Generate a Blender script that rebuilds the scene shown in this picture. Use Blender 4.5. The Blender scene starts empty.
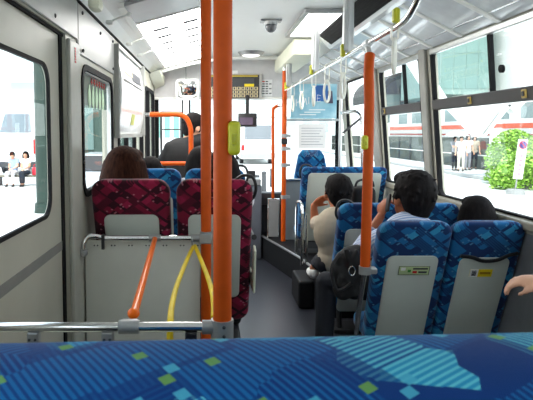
import bpy, bmesh, math, random
from mathutils import Vector, Matrix, noise as mnoise
random.seed(7)
PI = math.pi
sc = bpy.context.scene
COL = sc.collection
F = 540.0
CAMZ = 1.45
PITCH = math.radians(4.0)
PPX, PPY = 210.0, 133.0 + F*math.tan(PITCH)

def P(px, py, D):
    """world point seen at photo pixel (px,py) lying on the cross-section y = D of the bus"""
    u, v = (px-PPX)/F, -(py-PPY)/F
    d = Vector((u, math.cos(PITCH)+v*math.sin(PITCH), -math.sin(PITCH)+v*math.cos(PITCH)))
    t = D/d.y
    return Vector((d.x*t, D, CAMZ+d.z*t))

# ------------------------------------------------------------------ mesh helpers
class MB:
    def __init__(s):
        s.bm = bmesh.new()
    def _merge(s, b):
        me = bpy.data.meshes.new('tmp'); b.to_mesh(me); b.free()
        s.bm.from_mesh(me); bpy.data.meshes.remove(me)
    def box(s, lo, hi, r=0.0, seg=2, M=None):
        b = bmesh.new()
        bmesh.ops.create_cube(b, size=1.0)
        lo, hi = Vector(lo), Vector(hi)
        c, d = (lo+hi)/2, hi-lo
        for v in b.verts:
            v.co = Vector((v.co.x*d.x, v.co.y*d.y, v.co.z*d.z)) + c
        if r > 0:
            bmesh.ops.bevel(b, geom=list(b.edges), offset=min(r, 0.49*min(abs(d.x), abs(d.y), abs(d.z))), segments=seg, profile=0.5, affect='EDGES')
        if M is not None: bmesh.ops.transform(b, matrix=M, verts=b.verts)
        s._merge(b); return s
    def cone(s, p0, p1, r0, r1=None, seg=12, caps=True):
        r1 = r0 if r1 is None else r1
        return s.tube([p0, p1], r0, seg, radii=[r0, r1], caps=caps)
    def tube(s, pts, r, seg=10, radii=None, caps=True, closed=False):
        pts = [Vector(p) for p in pts]
        n = len(pts); bm = s.bm
        radii = radii or [r]*n
        prev = None; rings = []
        for i, p in enumerate(pts):
            if closed: t = pts[(i+1) % n]-pts[i-1]
            elif i == 0: t = pts[1]-pts[0]
            elif i == n-1: t = pts[-1]-pts[-2]
            else: t = (pts[i+1]-p).normalized()+(p-pts[i-1]).normalized()
            if t.length < 1e-9: t = Vector((0, 0, 1))
            t.normalize()
            if prev is None:
                a = Vector((0, 0, 1)) if abs(t.z) < 0.9 else Vector((1, 0, 0))
                u = t.cross(a).normalized()
            else:
                u = (prev-t*prev.dot(t)).normalized()
            prev = u; w = t.cross(u)
            rings.append([bm.verts.new(p+(u*math.cos(2*PI*k/seg)+w*math.sin(2*PI*k/seg))*radii[i]) for k in range(seg)])
        m = n if closed else n-1
        for i in range(m):
            a, b = rings[i], rings[(i+1) % n]
            for k in range(seg):
                bm.faces.new((a[k], a[(k+1) % seg], b[(k+1) % seg], b[k]))
        if caps and not closed:
            bm.faces.new(rings[0][::-1]); bm.faces.new(rings[-1])
        return s
    def ell(s, c, r, M=None, seg=16, rings=10):
        b = bmesh.new()
        bmesh.ops.create_uvsphere(b, u_segments=seg, v_segments=rings, radius=1.0)
        if isinstance(r, (int, float)): r = (r, r, r)
        T = Matrix.Translation(Vector(c)) @ (M.to_4x4() if M is not None else Matrix.Identity(4)) @ Matrix.Diagonal((r[0], r[1], r[2], 1))
        bmesh.ops.transform(b, matrix=T, verts=b.verts)
        s._merge(b); return s
    def prism(s, poly, vec, r=0.0, seg=2):
        b = bmesh.new(); vec = Vector(vec)
        vs = [b.verts.new(Vector(p)) for p in poly]
        f = b.faces.new(vs)
        e = bmesh.ops.extrude_face_region(b, geom=[f])
        nv = [g for g in e['geom'] if isinstance(g, bmesh.types.BMVert)]
        bmesh.ops.translate(b, vec=vec, verts=nv)
        bmesh.ops.recalc_face_normals(b, faces=b.faces)
        if r > 0:
            nvs = set(nv)
            ed = [x for x in b.edges if ((x.verts[0] in nvs) == (x.verts[1] in nvs))]
            bmesh.ops.bevel(b, geom=ed, offset=r, segments=seg, profile=0.5, affect='EDGES')
        s._merge(b); return s
    def ring(s, outer, inner, vec):
        """solid frame between two loops of equal count, extruded along vec"""
        bm = s.bm; vec = Vector(vec); n = len(outer)
        L = [[bm.verts.new(Vector(p)+o) for p in loop] for o in (Vector((0, 0, 0)), vec) for loop in (outer, inner)]
        oa, ia, ob, ib = L
        for k in range(n):
            j = (k+1) % n
            bm.faces.new((oa[k], oa[j], ia[j], ia[k])); bm.faces.new((ob[j], ob[k], ib[k], ib[j]))
            bm.faces.new((oa[j], oa[k], ob[k], ob[j])); bm.faces.new((ia[k], ia[j], ib[j], ib[k]))
        return s
    def quad(s, pts):
        s.bm.faces.new([s.bm.verts.new(Vector(p)) for p in pts]); return s
    def xf(s, fn):
        for v in s.bm.verts: v.co = Vector(fn(v.co))
        return s

def rrect(a0, a1, b0, b1, r, n=5):
    r = max(min(r, (a1-a0)/2-1e-4, (b1-b0)/2-1e-4), 1e-4)
    out = []
    for (ca, cb, st) in ((a1-r, b1-r, 0), (a0+r, b1-r, 90), (a0+r, b0+r, 180), (a1-r, b0+r, 270)):
        for k in range(n+1):
            t = math.radians(st+90*k/n)
            out.append((ca+r*math.cos(t), cb+r*math.sin(t)))
    return out
def YZ(loop, x): return [(x, a, b) for a, b in loop]
def XZ(loop, y): return [(a, y, b) for a, b in loop]
def XY(loop, z): return [(a, b, z) for a, b in loop]

def bez(pts, n=8):
    """smooth Catmull-Rom through points"""
    pts = [Vector(p) for p in pts]; out = []
    for i in range(len(pts)-1):
        p0 = pts[max(i-1, 0)]; p1 = pts[i]; p2 = pts[i+1]; p3 = pts[min(i+2, len(pts)-1)]
        for k in range(n):
            t = k/n
            out.append(0.5*((2*p1)+(p2-p0)*t+(2*p0-5*p1+4*p2-p3)*t*t+(3*p1-p0-3*p2+p3)*t**3))
    out.append(pts[-1]); return out

ORIG = {}
def origin_of(o):
    v = Vector((0, 0, 0))
    while o is not None:
        v += o.location; o = o.parent
    return v
def mk(name, mb, mat, parent=None, smooth=False, kind=None):
    """ONE mesh object out of a MB given in world coordinates (of an unrotated parent)"""
    bm = mb.bm if isinstance(mb, MB) else mb
    bmesh.ops.recalc_face_normals(bm, faces=bm.faces)
    me = bpy.data.meshes.new(name)
    xs = [v.co for v in bm.verts]
    if parent is None:
        base = Vector(((min(v.x for v in xs)+max(v.x for v in xs))/2, (min(v.y for v in xs)+max(v.y for v in xs))/2, min(v.z for v in xs)))
        off = base
    else:
        base = None; off = origin_of(parent)
    for v in bm.verts: v.co -= off
    if smooth:
        for f in bm.faces: f.smooth = True
        for e in bm.edges:
            if len(e.link_faces) == 2 and e.calc_face_angle(0) > math.radians(42): e.smooth = False
    bm.to_mesh(me); bm.free()
    me.materials.append(mat)
    o = bpy.data.objects.new(name, me); COL.objects.link(o)
    if base is not None: o.location = base
    if parent is not None: o.parent = parent
    if kind: o['kind'] = kind
    return o
def tag(o, label=None, cat=None, group=None, kind=None):
    if label: o['label'] = label
    if cat: o['category'] = cat
    if group: o['group'] = group
    if kind: o['kind'] = kind
    return o
def thing(name, label, cat, loc=(0, 0, 0), group=None, rotz=0.0):
    o = bpy.data.objects.new(name, None); COL.objects.link(o)
    o.location = loc; o.rotation_euler = (0, 0, rotz); o.empty_display_size = 0.1
    return tag(o, label, cat, group)
def struct(name, mb, mat, parent=None, smooth=False):
    return mk(name, mb, mat, parent, smooth, kind=None if parent else 'structure')
def dup(root, loc, rotz=None, label=None, group=None, skip=()):
    kids = [o for o in COL.objects if o.parent is root]
    r = root.copy(); COL.objects.link(r); r.location = loc
    if rotz is not None: r.rotation_euler = (0, 0, rotz)
    if label: r['label'] = label
    if group: r['group'] = group
    for ch in kids:
        if ch.name.split('.')[0] in skip: continue
        c = ch.copy(); COL.objects.link(c); c.parent = r
        for g in [o for o in COL.objects if o.parent is ch]:
            d = g.copy(); COL.objects.link(d); d.parent = c
    return r

# ------------------------------------------------------------------ materials
def lin(c):
    return tuple(((x/12.92) if x <= 0.04045 else ((x+0.055)/1.055)**2.4) for x in c)
def rgb(r, g, b): return lin((r/255, g/255, b/255))
class NT:
    def __init__(s, name):
        s.m = bpy.data.materials.new(name); s.m.use_nodes = True
        s.t = s.m.node_tree; s.t.nodes.clear()
        s.out = s.n('ShaderNodeOutputMaterial')
    def n(s, t, **kw):
        x = s.t.nodes.new(t)
        for k, v in kw.items(): setattr(x, k, v)
        return x
    def l(s, a, b): s.t.links.new(a, b)
    def math(s, op, a, b=None, c=None):
        x = s.n('ShaderNodeMath', operation=op)
        for i, v in enumerate((a, b, c)):
            if v is None: continue
            if isinstance(v, (int, float)): x.inputs[i].default_value = v
            else: s.l(v, x.inputs[i])
        return x.outputs[0]
    def mix(s, f, a, b):
        x = s.n('ShaderNodeMix', data_type='RGBA')
        for i, v in ((0, f), (6, a), (7, b)):
            if isinstance(v, (int, float)): x.inputs[i].default_value = v
            elif isinstance(v, tuple): x.inputs[i].default_value = (*v[:3], 1)
            else: s.l(v, x.inputs[i])
        return x.outputs[2]
    def ramp(s, f, stops, const=False):
        x = s.n('ShaderNodeValToRGB'); cr = x.color_ramp
        if const: cr.interpolation = 'CONSTANT'
        while len(cr.elements) < len(stops): cr.elements.new(0.5)
        for e, (p, c) in zip(cr.elements, stops):
            e.position = p; e.color = (*c, 1)
        s.l(f, x.inputs[0]); return x.outputs[0]
    def coord(s, kind='Object', scale=(1, 1, 1), rot=(0, 0, 0)):
        tc = s.n('ShaderNodeTexCoord'); mp = s.n('ShaderNodeMapping')
        mp.inputs['Scale'].default_value = scale; mp.inputs['Rotation'].default_value = rot
        s.l(tc.outputs[kind], mp.inputs[0]); return mp.outputs[0]
    def bsdf(s, col, rough=0.5, metal=0.0, bump=None, bstr=0.2, bdist=0.002, spec=0.5, sheen=0.0, coat=0.0):
        b = s.n('ShaderNodeBsdfPrincipled')
        for nm, v in (('Base Color', col), ('Roughness', rough), ('Metallic', metal), ('Specular IOR Level', spec), ('Sheen Weight', sheen), ('Coat Weight', coat)):
            if isinstance(v, tuple): b.inputs[nm].default_value = (*v[:3], 1)
            elif isinstance(v, (int, float)): b.inputs[nm].default_value = v
            else: s.l(v, b.inputs[nm])
        if bump is not None:
            bp = s.n('ShaderNodeBump'); bp.inputs['Strength'].default_value = bstr; bp.inputs['Distance'].default_value = bdist
            s.l(bump, bp.inputs['Height']); s.l(bp.outputs[0], b.inputs['Normal'])
        s.l(b.outputs[0], s.out.inputs[0]); return s.m
def noise(nt, co, scale, detail=3, rough=0.5):
    x = nt.n('ShaderNodeTexNoise'); x.inputs['Scale'].default_value = scale
    x.inputs['Detail'].default_value = detail; x.inputs['Roughness'].default_value = rough
    nt.l(co, x.inputs['Vector']); return x.outputs[0]

def mat(name, c, rough=0.5, metal=0.0, var=0.06, nscale=12, bump=0.0, bscale=120, spec=0.5, stretch=(1, 1, 1), sheen=0.0, coat=0.0):
    nt = NT(name); co = nt.coord('Object', stretch)
    nz = noise(nt, co, nscale)
    a = tuple(max(0, x*(1-var)) for x in c); b = tuple(min(1, x*(1+var)) for x in c)
    col = nt.ramp(nz, [(0.3, a), (0.7, b)])
    bm_ = noise(nt, co, bscale, 2) if bump > 0 else None
    return nt.bsdf(col, rough, metal, bm_, bump, 0.003, spec, sheen, coat)
def emit(name, c, s):
    nt = NT(name); e = nt.n('ShaderNodeEmission'); e.inputs[0].default_value = (*c, 1); e.inputs[1].default_value = s
    nt.l(e.outputs[0], nt.out.inputs[0]); return nt.m
def glassmat(name, tint=(0.96, 0.98, 0.97), refl=0.6):
    nt = NT(name)
    t = nt.n('ShaderNodeBsdfTransparent'); t.inputs[0].default_value = (*tint, 1)
    g = nt.n('ShaderNodeBsdfGlossy'); g.inputs['Roughness'].default_value = 0.01
    fr = nt.n('ShaderNodeFresnel'); fr.inputs[0].default_value = 1.45
    f = nt.math('MULTIPLY', fr.outputs[0], refl)
    mx = nt.n('ShaderNodeMixShader'); nt.l(f, mx.inputs[0]); nt.l(t.outputs[0], mx.inputs[1]); nt.l(g.outputs[0], mx.inputs[2])
    nt.l(mx.outputs[0], nt.out.inputs[0]); return nt.m

def fabric(name, dark, mid, light, speck, scale=17.0):
    """moquette of interlocking diamonds with dark diagonals"""
    nt = NT(name)
    tc = nt.n('ShaderNodeTexCoord'); sp = nt.n('ShaderNodeSeparateXYZ'); nt.l(tc.outputs['Object'], sp.inputs[0])
    x, v = sp.outputs[0], nt.math('SUBTRACT', sp.outputs[2], nt.math('MULTIPLY', sp.outputs[1], 0.8))
    a = nt.math('MULTIPLY', nt.math('ADD', x, v), scale); b = nt.math('MULTIPLY', nt.math('SUBTRACT', x, v), scale)
    cb = nt.n('ShaderNodeCombineXYZ'); nt.l(a, cb.inputs[0]); nt.l(b, cb.inputs[1])
    vo = nt.n('ShaderNodeTexVoronoi', voronoi_dimensions='2D', distance='CHEBYCHEV'); vo.inputs['Scale'].default_value = 1.0; vo.inputs['Randomness'].default_value = 0.4
    nt.l(cb.outputs[0], vo.inputs['Vector'])
    sr = nt.n('ShaderNodeSeparateColor'); nt.l(vo.outputs['Color'], sr.inputs[0])
    col = nt.ramp(sr.outputs[0], [(0.0, dark), (0.3, mid), (0.62, light), (0.8, mid)], True)
    # dark diagonal bands
    w = nt.math('ABSOLUTE', nt.math('SUBTRACT', nt.math('FRACT', nt.math('MULTIPLY', a, 0.52)), 0.5))
    col = nt.mix(nt.math('GREATER_THAN', w, 0.40), col, dark)
    w2 = nt.math('ABSOLUTE', nt.math('SUBTRACT', nt.math('FRACT', nt.math('MULTIPLY', b, 0.41)), 0.5))
    col = nt.mix(nt.math('GREATER_THAN', w2, 0.42), col, dark)
    # thin stripes inside some cells
    st = nt.math('GREATER_THAN', nt.math('FRACT', nt.math('MULTIPLY', a, 4.0)), 0.55)
    col = nt.mix(nt.math('MULTIPLY', st, nt.math('MULTIPLY', nt.math('GREATER_THAN', sr.outputs[1], 0.6), 0.6)), col, mid)
    wn = nt.n('ShaderNodeTexWhiteNoise', noise_dimensions='2D')
    fl = nt.n('ShaderNodeVectorMath', operation='FLOOR'); sc_ = nt.n('ShaderNodeVectorMath', operation='SCALE'); sc_.inputs[3].default_value = 5.0
    nt.l(cb.outputs[0], sc_.inputs[0]); nt.l(sc_.outputs[0], fl.inputs[0]); nt.l(fl.outputs[0], wn.inputs['Vector'])
    col = nt.mix(nt.math('MULTIPLY', nt.math('GREATER_THAN', wn.outputs[0], 0.972), 0.7), col, speck)
    bz = noise(nt, tc.outputs['Object'], 420, 2)
    return nt.bsdf(col, 0.85, 0, bz, 0.35, 0.002, 0.2, 0.15)

def near_fabric(name):
    nt = NT(name)
    tc = nt.n('ShaderNodeTexCoord'); sp = nt.n('ShaderNodeSeparateXYZ'); nt.l(tc.outputs['Object'], sp.inputs[0])
    x, v = sp.outputs[0], nt.math('ADD', sp.outputs[2], sp.outputs[1])
    def rot(ang):
        c, s_ = math.cos(ang), math.sin(ang)
        return (nt.math('ADD', nt.math('MULTIPLY', x, c), nt.math('MULTIPLY', v, s_)), nt.math('SUBTRACT', nt.math('MULTIPLY', v, c), nt.math('MULTIPLY', x, s_)))
    a, b = rot(math.radians(35))
    cb = nt.n('ShaderNodeCombineXYZ'); nt.l(a, cb.inputs[0]); nt.l(b, cb.inputs[1])
    vo = nt.n('ShaderNodeTexVoronoi', voronoi_dimensions='2D', distance='CHEBYCHEV'); vo.inputs['Scale'].default_value = 15.0; vo.inputs['Randomness'].default_value = 0.9
    nt.l(cb.outputs[0], vo.inputs['Vector'])
    sr = nt.n('ShaderNodeSeparateColor'); nt.l(vo.outputs['Color'], sr.inputs[0])
    navy, blue, teal, cyan = rgb(16, 56, 118), rgb(22, 98, 158), rgb(40, 142, 188), rgb(100, 196, 212)
    col = nt.ramp(sr.outputs[0], [(0.0, navy), (0.42, blue), (0.74, teal)], True)
    s1 = nt.math('GREATER_THAN', nt.math('FRACT', nt.math('MULTIPLY', a, 150.0)), 0.55)
    s2 = nt.math('GREATER_THAN', nt.math('FRACT', nt.math('MULTIPLY', b, 150.0)), 0.55)
    g = nt.math('GREATER_THAN', sr.outputs[1], 0.5)
    stripe = nt.math('ADD', nt.math('MULTIPLY', s1, g), nt.math('MULTIPLY', s2, nt.math('SUBTRACT', 1.0, g)))
    on = nt.math('GREATER_THAN', sr.outputs[2], 0.06)
    col = nt.mix(nt.math('MULTIPLY', nt.math('MULTIPLY', stripe, on), 0.85), col, nt.ramp(sr.outputs[0], [(0.0, blue), (0.34, navy), (0.66, cyan), (0.85, blue)], True))
    # concentric dark outlines of the cells
    col = nt.mix(nt.math('MULTIPLY', nt.math('GREATER_THAN', vo.outputs['Distance'], 0.5), 0.7), col, navy)
    # little yellow-green and cyan squares
    fx = nt.math('MULTIPLY', a, 88.0); fv = nt.math('MULTIPLY', b, 88.0)
    c2 = nt.n('ShaderNodeCombineXYZ'); nt.l(nt.math('FLOOR', fx), c2.inputs[0]); nt.l(nt.math('FLOOR', fv), c2.inputs[1])
    wn = nt.n('ShaderNodeTexWhiteNoise', noise_dimensions='2D'); nt.l(c2.outputs[0], wn.inputs['Vector'])
    sw = nt.n('ShaderNodeSeparateColor'); nt.l(wn.outputs['Color'], sw.inputs[0])
    sq = nt.math('GREATER_THAN', wn.outputs[0], 0.945)
    col = nt.mix(nt.math('MULTIPLY', sq, 0.85), col, nt.ramp(sw.outputs[1], [(0, rgb(110, 160, 75)), (0.5, rgb(75, 170, 200))], True))
    wv = nt.math('MULTIPLY', nt.math('SINE', nt.math('MULTIPLY', nt.math('ADD', x, v), 1500.0)), nt.math('SINE', nt.math('MULTIPLY', nt.math('SUBTRACT', x, v), 1500.0)))
    return nt.bsdf(col, 0.9, 0, wv, 0.3, 0.001, 0.12, 0.08)

M = {}
M['wall'] = mat('painted_wall', rgb(178, 176, 162), 0.38, var=0.04, nscale=5)
M['wallpanel'] = mat('upper_panel', rgb(154, 156, 152), 0.36, var=0.04, nscale=4)
M['ceil'] = mat('ceiling_laminate', rgb(243, 244, 241), 0.4, var=0.01)
M['cove'] = mat('cove_gloss', rgb(200, 204, 205), 0.15, var=0.05, nscale=6)
M['black'] = mat('black_rubber', (0.008, 0.008, 0.009), 0.7, spec=0.15)
M['brown'] = mat('brown_anodised', rgb(58, 50, 48), 0.4)
M['alu'] = mat('aluminium', (0.62, 0.63, 0.63), 0.35, 0.9, var=0.05)
M['chrome'] = mat('chrome', (0.78, 0.78, 0.77), 0.14, 1.0, var=0.03)
M['steel'] = mat('grey_steel', rgb(165, 166, 165), 0.4, 0.5)
M['greyplastic'] = mat('grey_plastic', rgb(158, 160, 156), 0.5, var=0.05, bump=0.05, bscale=300)
M['backpanel'] = mat('seat_back_shell', rgb(196, 202, 193), 0.42, var=0.04, nscale=6)
M['partition'] = mat('partition_laminate', rgb(216, 216, 205), 0.4, var=0.05, nscale=5)
M['orange'] = mat('orange_grip', rgb(200, 80, 8), 0.5, var=0.06, nscale=30, spec=0.25)
M['redorange'] = mat('orange_rod', rgb(255, 112, 4), 0.3, var=0.05, coat=0.1, spec=0.3)
M['yellow'] = mat('yellow_rope', rgb(232, 200, 22), 0.5, var=0.08, bump=0.3, bscale=90)
M['button'] = mat('yellow_green_plastic', rgb(196, 196, 40), 0.35, var=0.03)
M['blue'] = fabric('blue_moquette', rgb(12, 46, 92), rgb(22, 98, 152), rgb(42, 136, 182), rgb(80, 140, 180), 14.0)
M['maroon'] = fabric('maroon_moquette', rgb(52, 8, 26), rgb(122, 18, 50), rgb(148, 28, 66), rgb(190, 120, 134), 15.0)
M['near'] = near_fabric('foreground_moquette')
M['glass'] = glassmat('window_glass', (0.96, 0.98, 0.97), 0.14)
M['glassdoor'] = glassmat('door_glass', (0.95, 0.97, 0.96), 0.12)
M['acrylic'] = glassmat('clear_acrylic', (0.93, 0.96, 0.97), 0.4)
M['white'] = mat('white_plastic', rgb(236, 236, 230), 0.35, var=0.02)
M['cream'] = mat('cream_plastic', rgb(228, 228, 206), 0.45, var=0.03)
M['strap'] = mat('cream_strap', rgb(242, 241, 230), 0.45, var=0.02)
M['paper'] = mat('paper', rgb(240, 240, 238), 0.7, var=0.02)
M['dark'] = mat('dark_plastic', (0.018, 0.018, 0.02), 0.45)
M['darkgrey'] = mat('dark_grey', rgb(62, 63, 66), 0.5)
M['lamp'] = emit('lamp_diffuser', (1.0, 0.99, 0.96), 16.0)
M['lampdim'] = emit('lamp_small', (1.0, 0.97, 0.92), 1.6)
M['mirror'] = mat('mirror_glass', (0.9, 0.9, 0.9), 0.03, 1.0, var=0.0)
M['red'] = mat('red_ink', rgb(205, 30, 30), 0.5)
M['ink'] = mat('dark_ink', rgb(60, 62, 70), 0.6)
M['yel'] = mat('bright_yellow', rgb(240, 214, 30), 0.5)
M['tan'] = mat('tan_plastic', rgb(205, 190, 150), 0.5)
M['labelgreen'] = mat('pale_green_label', rgb(196, 214, 160), 0.5)
M['skin'] = mat('skin', rgb(222, 168, 138), 0.5, var=0.05, nscale=20)
M['skintan'] = mat('tanned_skin', rgb(172, 100, 64), 0.5, var=0.05, nscale=20)
M['hairblack'] = mat('black_hair', (0.010, 0.008, 0.008), 0.75, var=0.4, nscale=60, stretch=(1, 1, 0.15), bump=0.7, bscale=220, spec=0.12)
M['hairbrown'] = mat('brown_hair', rgb(54, 30, 20), 0.8, var=0.6, nscale=70, stretch=(1, 1, 0.10), bump=0.8, bscale=220, spec=0.1)
M['shirtblack'] = mat('black_cloth', (0.014, 0.014, 0.015), 0.8, bump=0.2, bscale=60)
M['shirtbeige'] = mat('beige_cloth', rgb(176, 162, 142), 0.85, bump=0.25, bscale=30)
M['shirtwhite'] = mat('white_cloth', rgb(232, 230, 232), 0.8, bump=0.2, bscale=40)
M['shirtgrey'] = mat('grey_cloth', rgb(150, 152, 160), 0.8, bump=0.2, bscale=40)
M['shirtblue'] = mat('pale_blue_cloth', rgb(150, 172, 205), 0.8, bump=0.2, bscale=40)
M['trouser'] = mat('dark_trousers', rgb(36, 38, 46), 0.85, bump=0.2, bscale=50)
M['tan_trouser'] = mat('cream_trousers', rgb(214, 208, 196), 0.85)
M['shoewhite'] = mat('white_shoe', rgb(225, 225, 222), 0.5)
M['shoeblack'] = mat('black_shoe', (0.015, 0.015, 0.016), 0.4)
def striped(name, c1, c2, f):
    nt = NT(name); tc = nt.n('ShaderNodeTexCoord'); sp = nt.n('ShaderNodeSeparateXYZ'); nt.l(tc.outputs['Object'], sp.inputs[0])
    w = nt.math('GREATER_THAN', nt.math('FRACT', nt.math('MULTIPLY', nt.math('ADD', sp.outputs[2], sp.outputs[1]), f)), 0.5)
    return nt.bsdf(nt.mix(w, c1, c2), 0.8)
M['shirtstripe'] = striped('striped_cloth', rgb(206, 211, 224), rgb(140, 160, 200), 38)
SKY = 3.0; SUN = 5.5; EXPO = -0.08
# ------------------------------------------------------------------ the bus shell
XL = -0.66; YB = -1.6; YF = 6.55
def XR(z): return 1.66 - 0.09*max(0.0, z-1.0)
def tum(co): return (co.x + XR(co.z), co.y, co.z)

def wall_yz(x0, x1, y0, y1, z0, z1, holes):
    ys = sorted(set([y0, y1]+[h[0] for h in holes]+[h[1] for h in holes]))
    zs = sorted(set([z0, 1.0, z1]+[h[2] for h in holes]+[h[3] for h in holes]))
    mb = MB()
    for i in range(len(ys)-1):
        for j in range(len(zs)-1):
            cy, cz = (ys[i]+ys[i+1])/2, (zs[j]+zs[j+1])/2
            if any(h[0] < cy < h[1] and h[2] < cz < h[3] for h in holes): continue
            mb.box((x0, ys[i], zs[j]), (x1, ys[i+1], zs[j+1]))
    return mb

# --- floors
nt = NT('floor_vinyl'); co = nt.coord('Object')
sp_ = noise(nt, co, 260, 2); col = nt.ramp(sp_, [(0.35, rgb(34, 36, 42)), (0.6, rgb(48, 50, 58)), (0.72, rgb(84, 86, 94))])
M['floor'] = nt.bsdf(col, 0.32, 0, noise(nt, co, 300, 2), 0.1)
struct('floor', MB().box((XL-0.06, YB, -0.08), (1.74, YF, 0.0)), M['floor'])
struct('floor_rear_step', MB().box((XL+0.001, YB, 0.001), (1.655, 0.95, 0.25)), M['floor'])
struct('floor_left_podium', MB().box((XL+0.001, 2.745, 0.001), (0.19, 4.7, 0.2), 0.01, 1), mat('podium_dark', rgb(46, 47, 52), 0.5))
pod = struct('floor_front_podium', MB().prism([(0.98, 4.15, 0.001), (1.655, 4.15, 0.001), (1.655, 6.45, 0.001), (0.62, 6.45, 0.001), (0.60, 6.2, 0.001), (0.86, 5.1, 0.001)], (0, 0, 0.25)), mat('podium_black', rgb(22, 23, 26), 0.6, spec=0.25))
struct('trim_podium_edge', MB().tube([(0.605, 6.2, 0.258), (0.862, 5.1, 0.258), (0.985, 4.15, 0.258)], 0.012, 8), M['alu'], pod, True)
wa = MB().box((0.73, 4.36, 0.001), (0.86, 4.75, 0.235), 0.02, 2)
struct('wheel_arch_box', wa, bpy.data.materials['podium_black'])

# --- ceiling: one extruded profile
prof = [(-0.69, 2.10), (-0.655, 2.115), (-0.60, 2.17), (-0.50, 2.215), (-0.05, 2.335), (0.95, 2.335), (1.08, 2.285), (1.30, 2.19), (1.56, 2.055), (1.60, 2.05)]
mb = MB()
prev = None
NY = 24
rings = []
for y in (YB, YF):
    lo = [mb.bm.verts.new((a, y, b)) for a, b in prof]
    hi = [mb.bm.verts.new((a, y, b+0.06)) for a, b in prof]
    rings.append(lo+hi[::-1])
n = len(rings[0])
for k in range(n):
    mb.bm.faces.new((rings[0][k], rings[0][(k+1) % n], rings[1][(k+1) % n], rings[1][k]))
for r_ in rings: mb.bm.faces.new(r_)
ceil = struct('ceiling', mb, M['ceil'])

# --- right wall and its windows
RW = [(0.40, 2.12), (2.30, 3.90), (4.10, 5.06), (5.36, 6.36)]
SILL, TOPW, MID = 1.0, 2.035, 1.655
mb = wall_yz(0, 0.05, YB, YF, 0.0, 2.12, [(a, b, SILL, TOPW) for a, b in RW]); mb.xf(tum)
wr = struct('wall_right', mb, M['wall'])
for i, (a, b) in enumerate(RW):
    w = thing('window_%d' % (i+1), None, None, (XR(1.0), (a+b)/2, SILL)); w['kind'] = 'structure'
    fr = MB().ring(YZ(rrect(a, b, SILL, TOPW, 0.001), -0.004), YZ(rrect(a+0.022, b-0.022, SILL+0.012, TOPW-0.015, 0.05), -0.004), (0.03, 0, 0)); fr.xf(tum)
    mk('window_gasket', fr, M['black'], w)
    if i < 3:
        ml = MB().box((-0.012, a+0.005, MID-0.042), (0.03, b-0.005, MID+0.03), 0.006, 1); ml.xf(tum)
        r_ = mk('window_rail', ml, M['brown'], w, False)
        ymid = a+(b-a)*0.5 if i != 2 else a+0.36
        mu = MB().box((0.0, ymid-0.011, MID+0.02), (0.026, ymid+0.011, TOPW-0.01)); mu.xf(tum)
        mk('mullion', mu, M['black'], w)
        tr = MB().box((-0.008, a+0.005, TOPW-0.03), (0.022, b-0.005, TOPW+0.006), 0.004, 1); tr.xf(tum)
        mk('top_track', tr, M['alu'], w)
        for f in (0.36, 0.72) if i != 2 else (0.12,):
            yy = b-(b-a)*f
            lt = MB().box((-0.02, yy-0.022, MID-0.03), (-0.011, yy+0.022, MID+0.016), 0.004, 1); lt.xf(tum)
            l_ = mk('window_latch', lt, mat('brass_latch', rgb(190, 160, 90), 0.3, 0.7), w)
            lt = MB().box((-0.025, yy-0.011, MID-0.020), (-0.019, yy+0.011, MID+0.006), 0.003, 1); lt.xf(tum)
            mk('latch_button', lt, M['brown'], l_)
        if i == 1:
            kn = MB().cone((-0.004, 2.98, 1.80), (0.012, 2.98, 1.80), 0.022, 0.022, 16); kn.xf(tum)
            mk('pane_knob', kn, M['black'], w)
    gl = MB().box((0.016, a+0.01, SILL+0.006), (0.020, b-0.01, TOPW-0.008)); gl.xf(tum)
    mk('window_pane', gl, M['glass'], w)
# pillars between the windows, sill ledge
for k, (a, b) in enumerate(((2.12, 2.30), (3.89, 4.11), (5.06, 5.36))):
    p = MB().box((-0.03, a+0.055, SILL-0.05), (0.002, b-0.055, 2.06), 0.012, 2); p.xf(tum)
    struct('trim_%d' % (k+1), p, mat('pillar_grey', rgb(150, 148, 140), 0.4) if k == 0 else bpy.data.materials['pillar_grey'])
p = MB().box((-0.035, YB+0.01, SILL-0.055), (0.004, YF-0.1, SILL-0.004), 0.012, 2); p.xf(tum)
struct('trim_4', p, mat('sill_grey', rgb(150, 146, 132), 0.45))
p = MB().box((-0.006, YB+0.01, 0.25), (0.004, 4.1, SILL-0.075)); p.xf(tum)
struct('trim_5', p, mat('lower_wall', rgb(120, 122, 126), 0.5))

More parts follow.
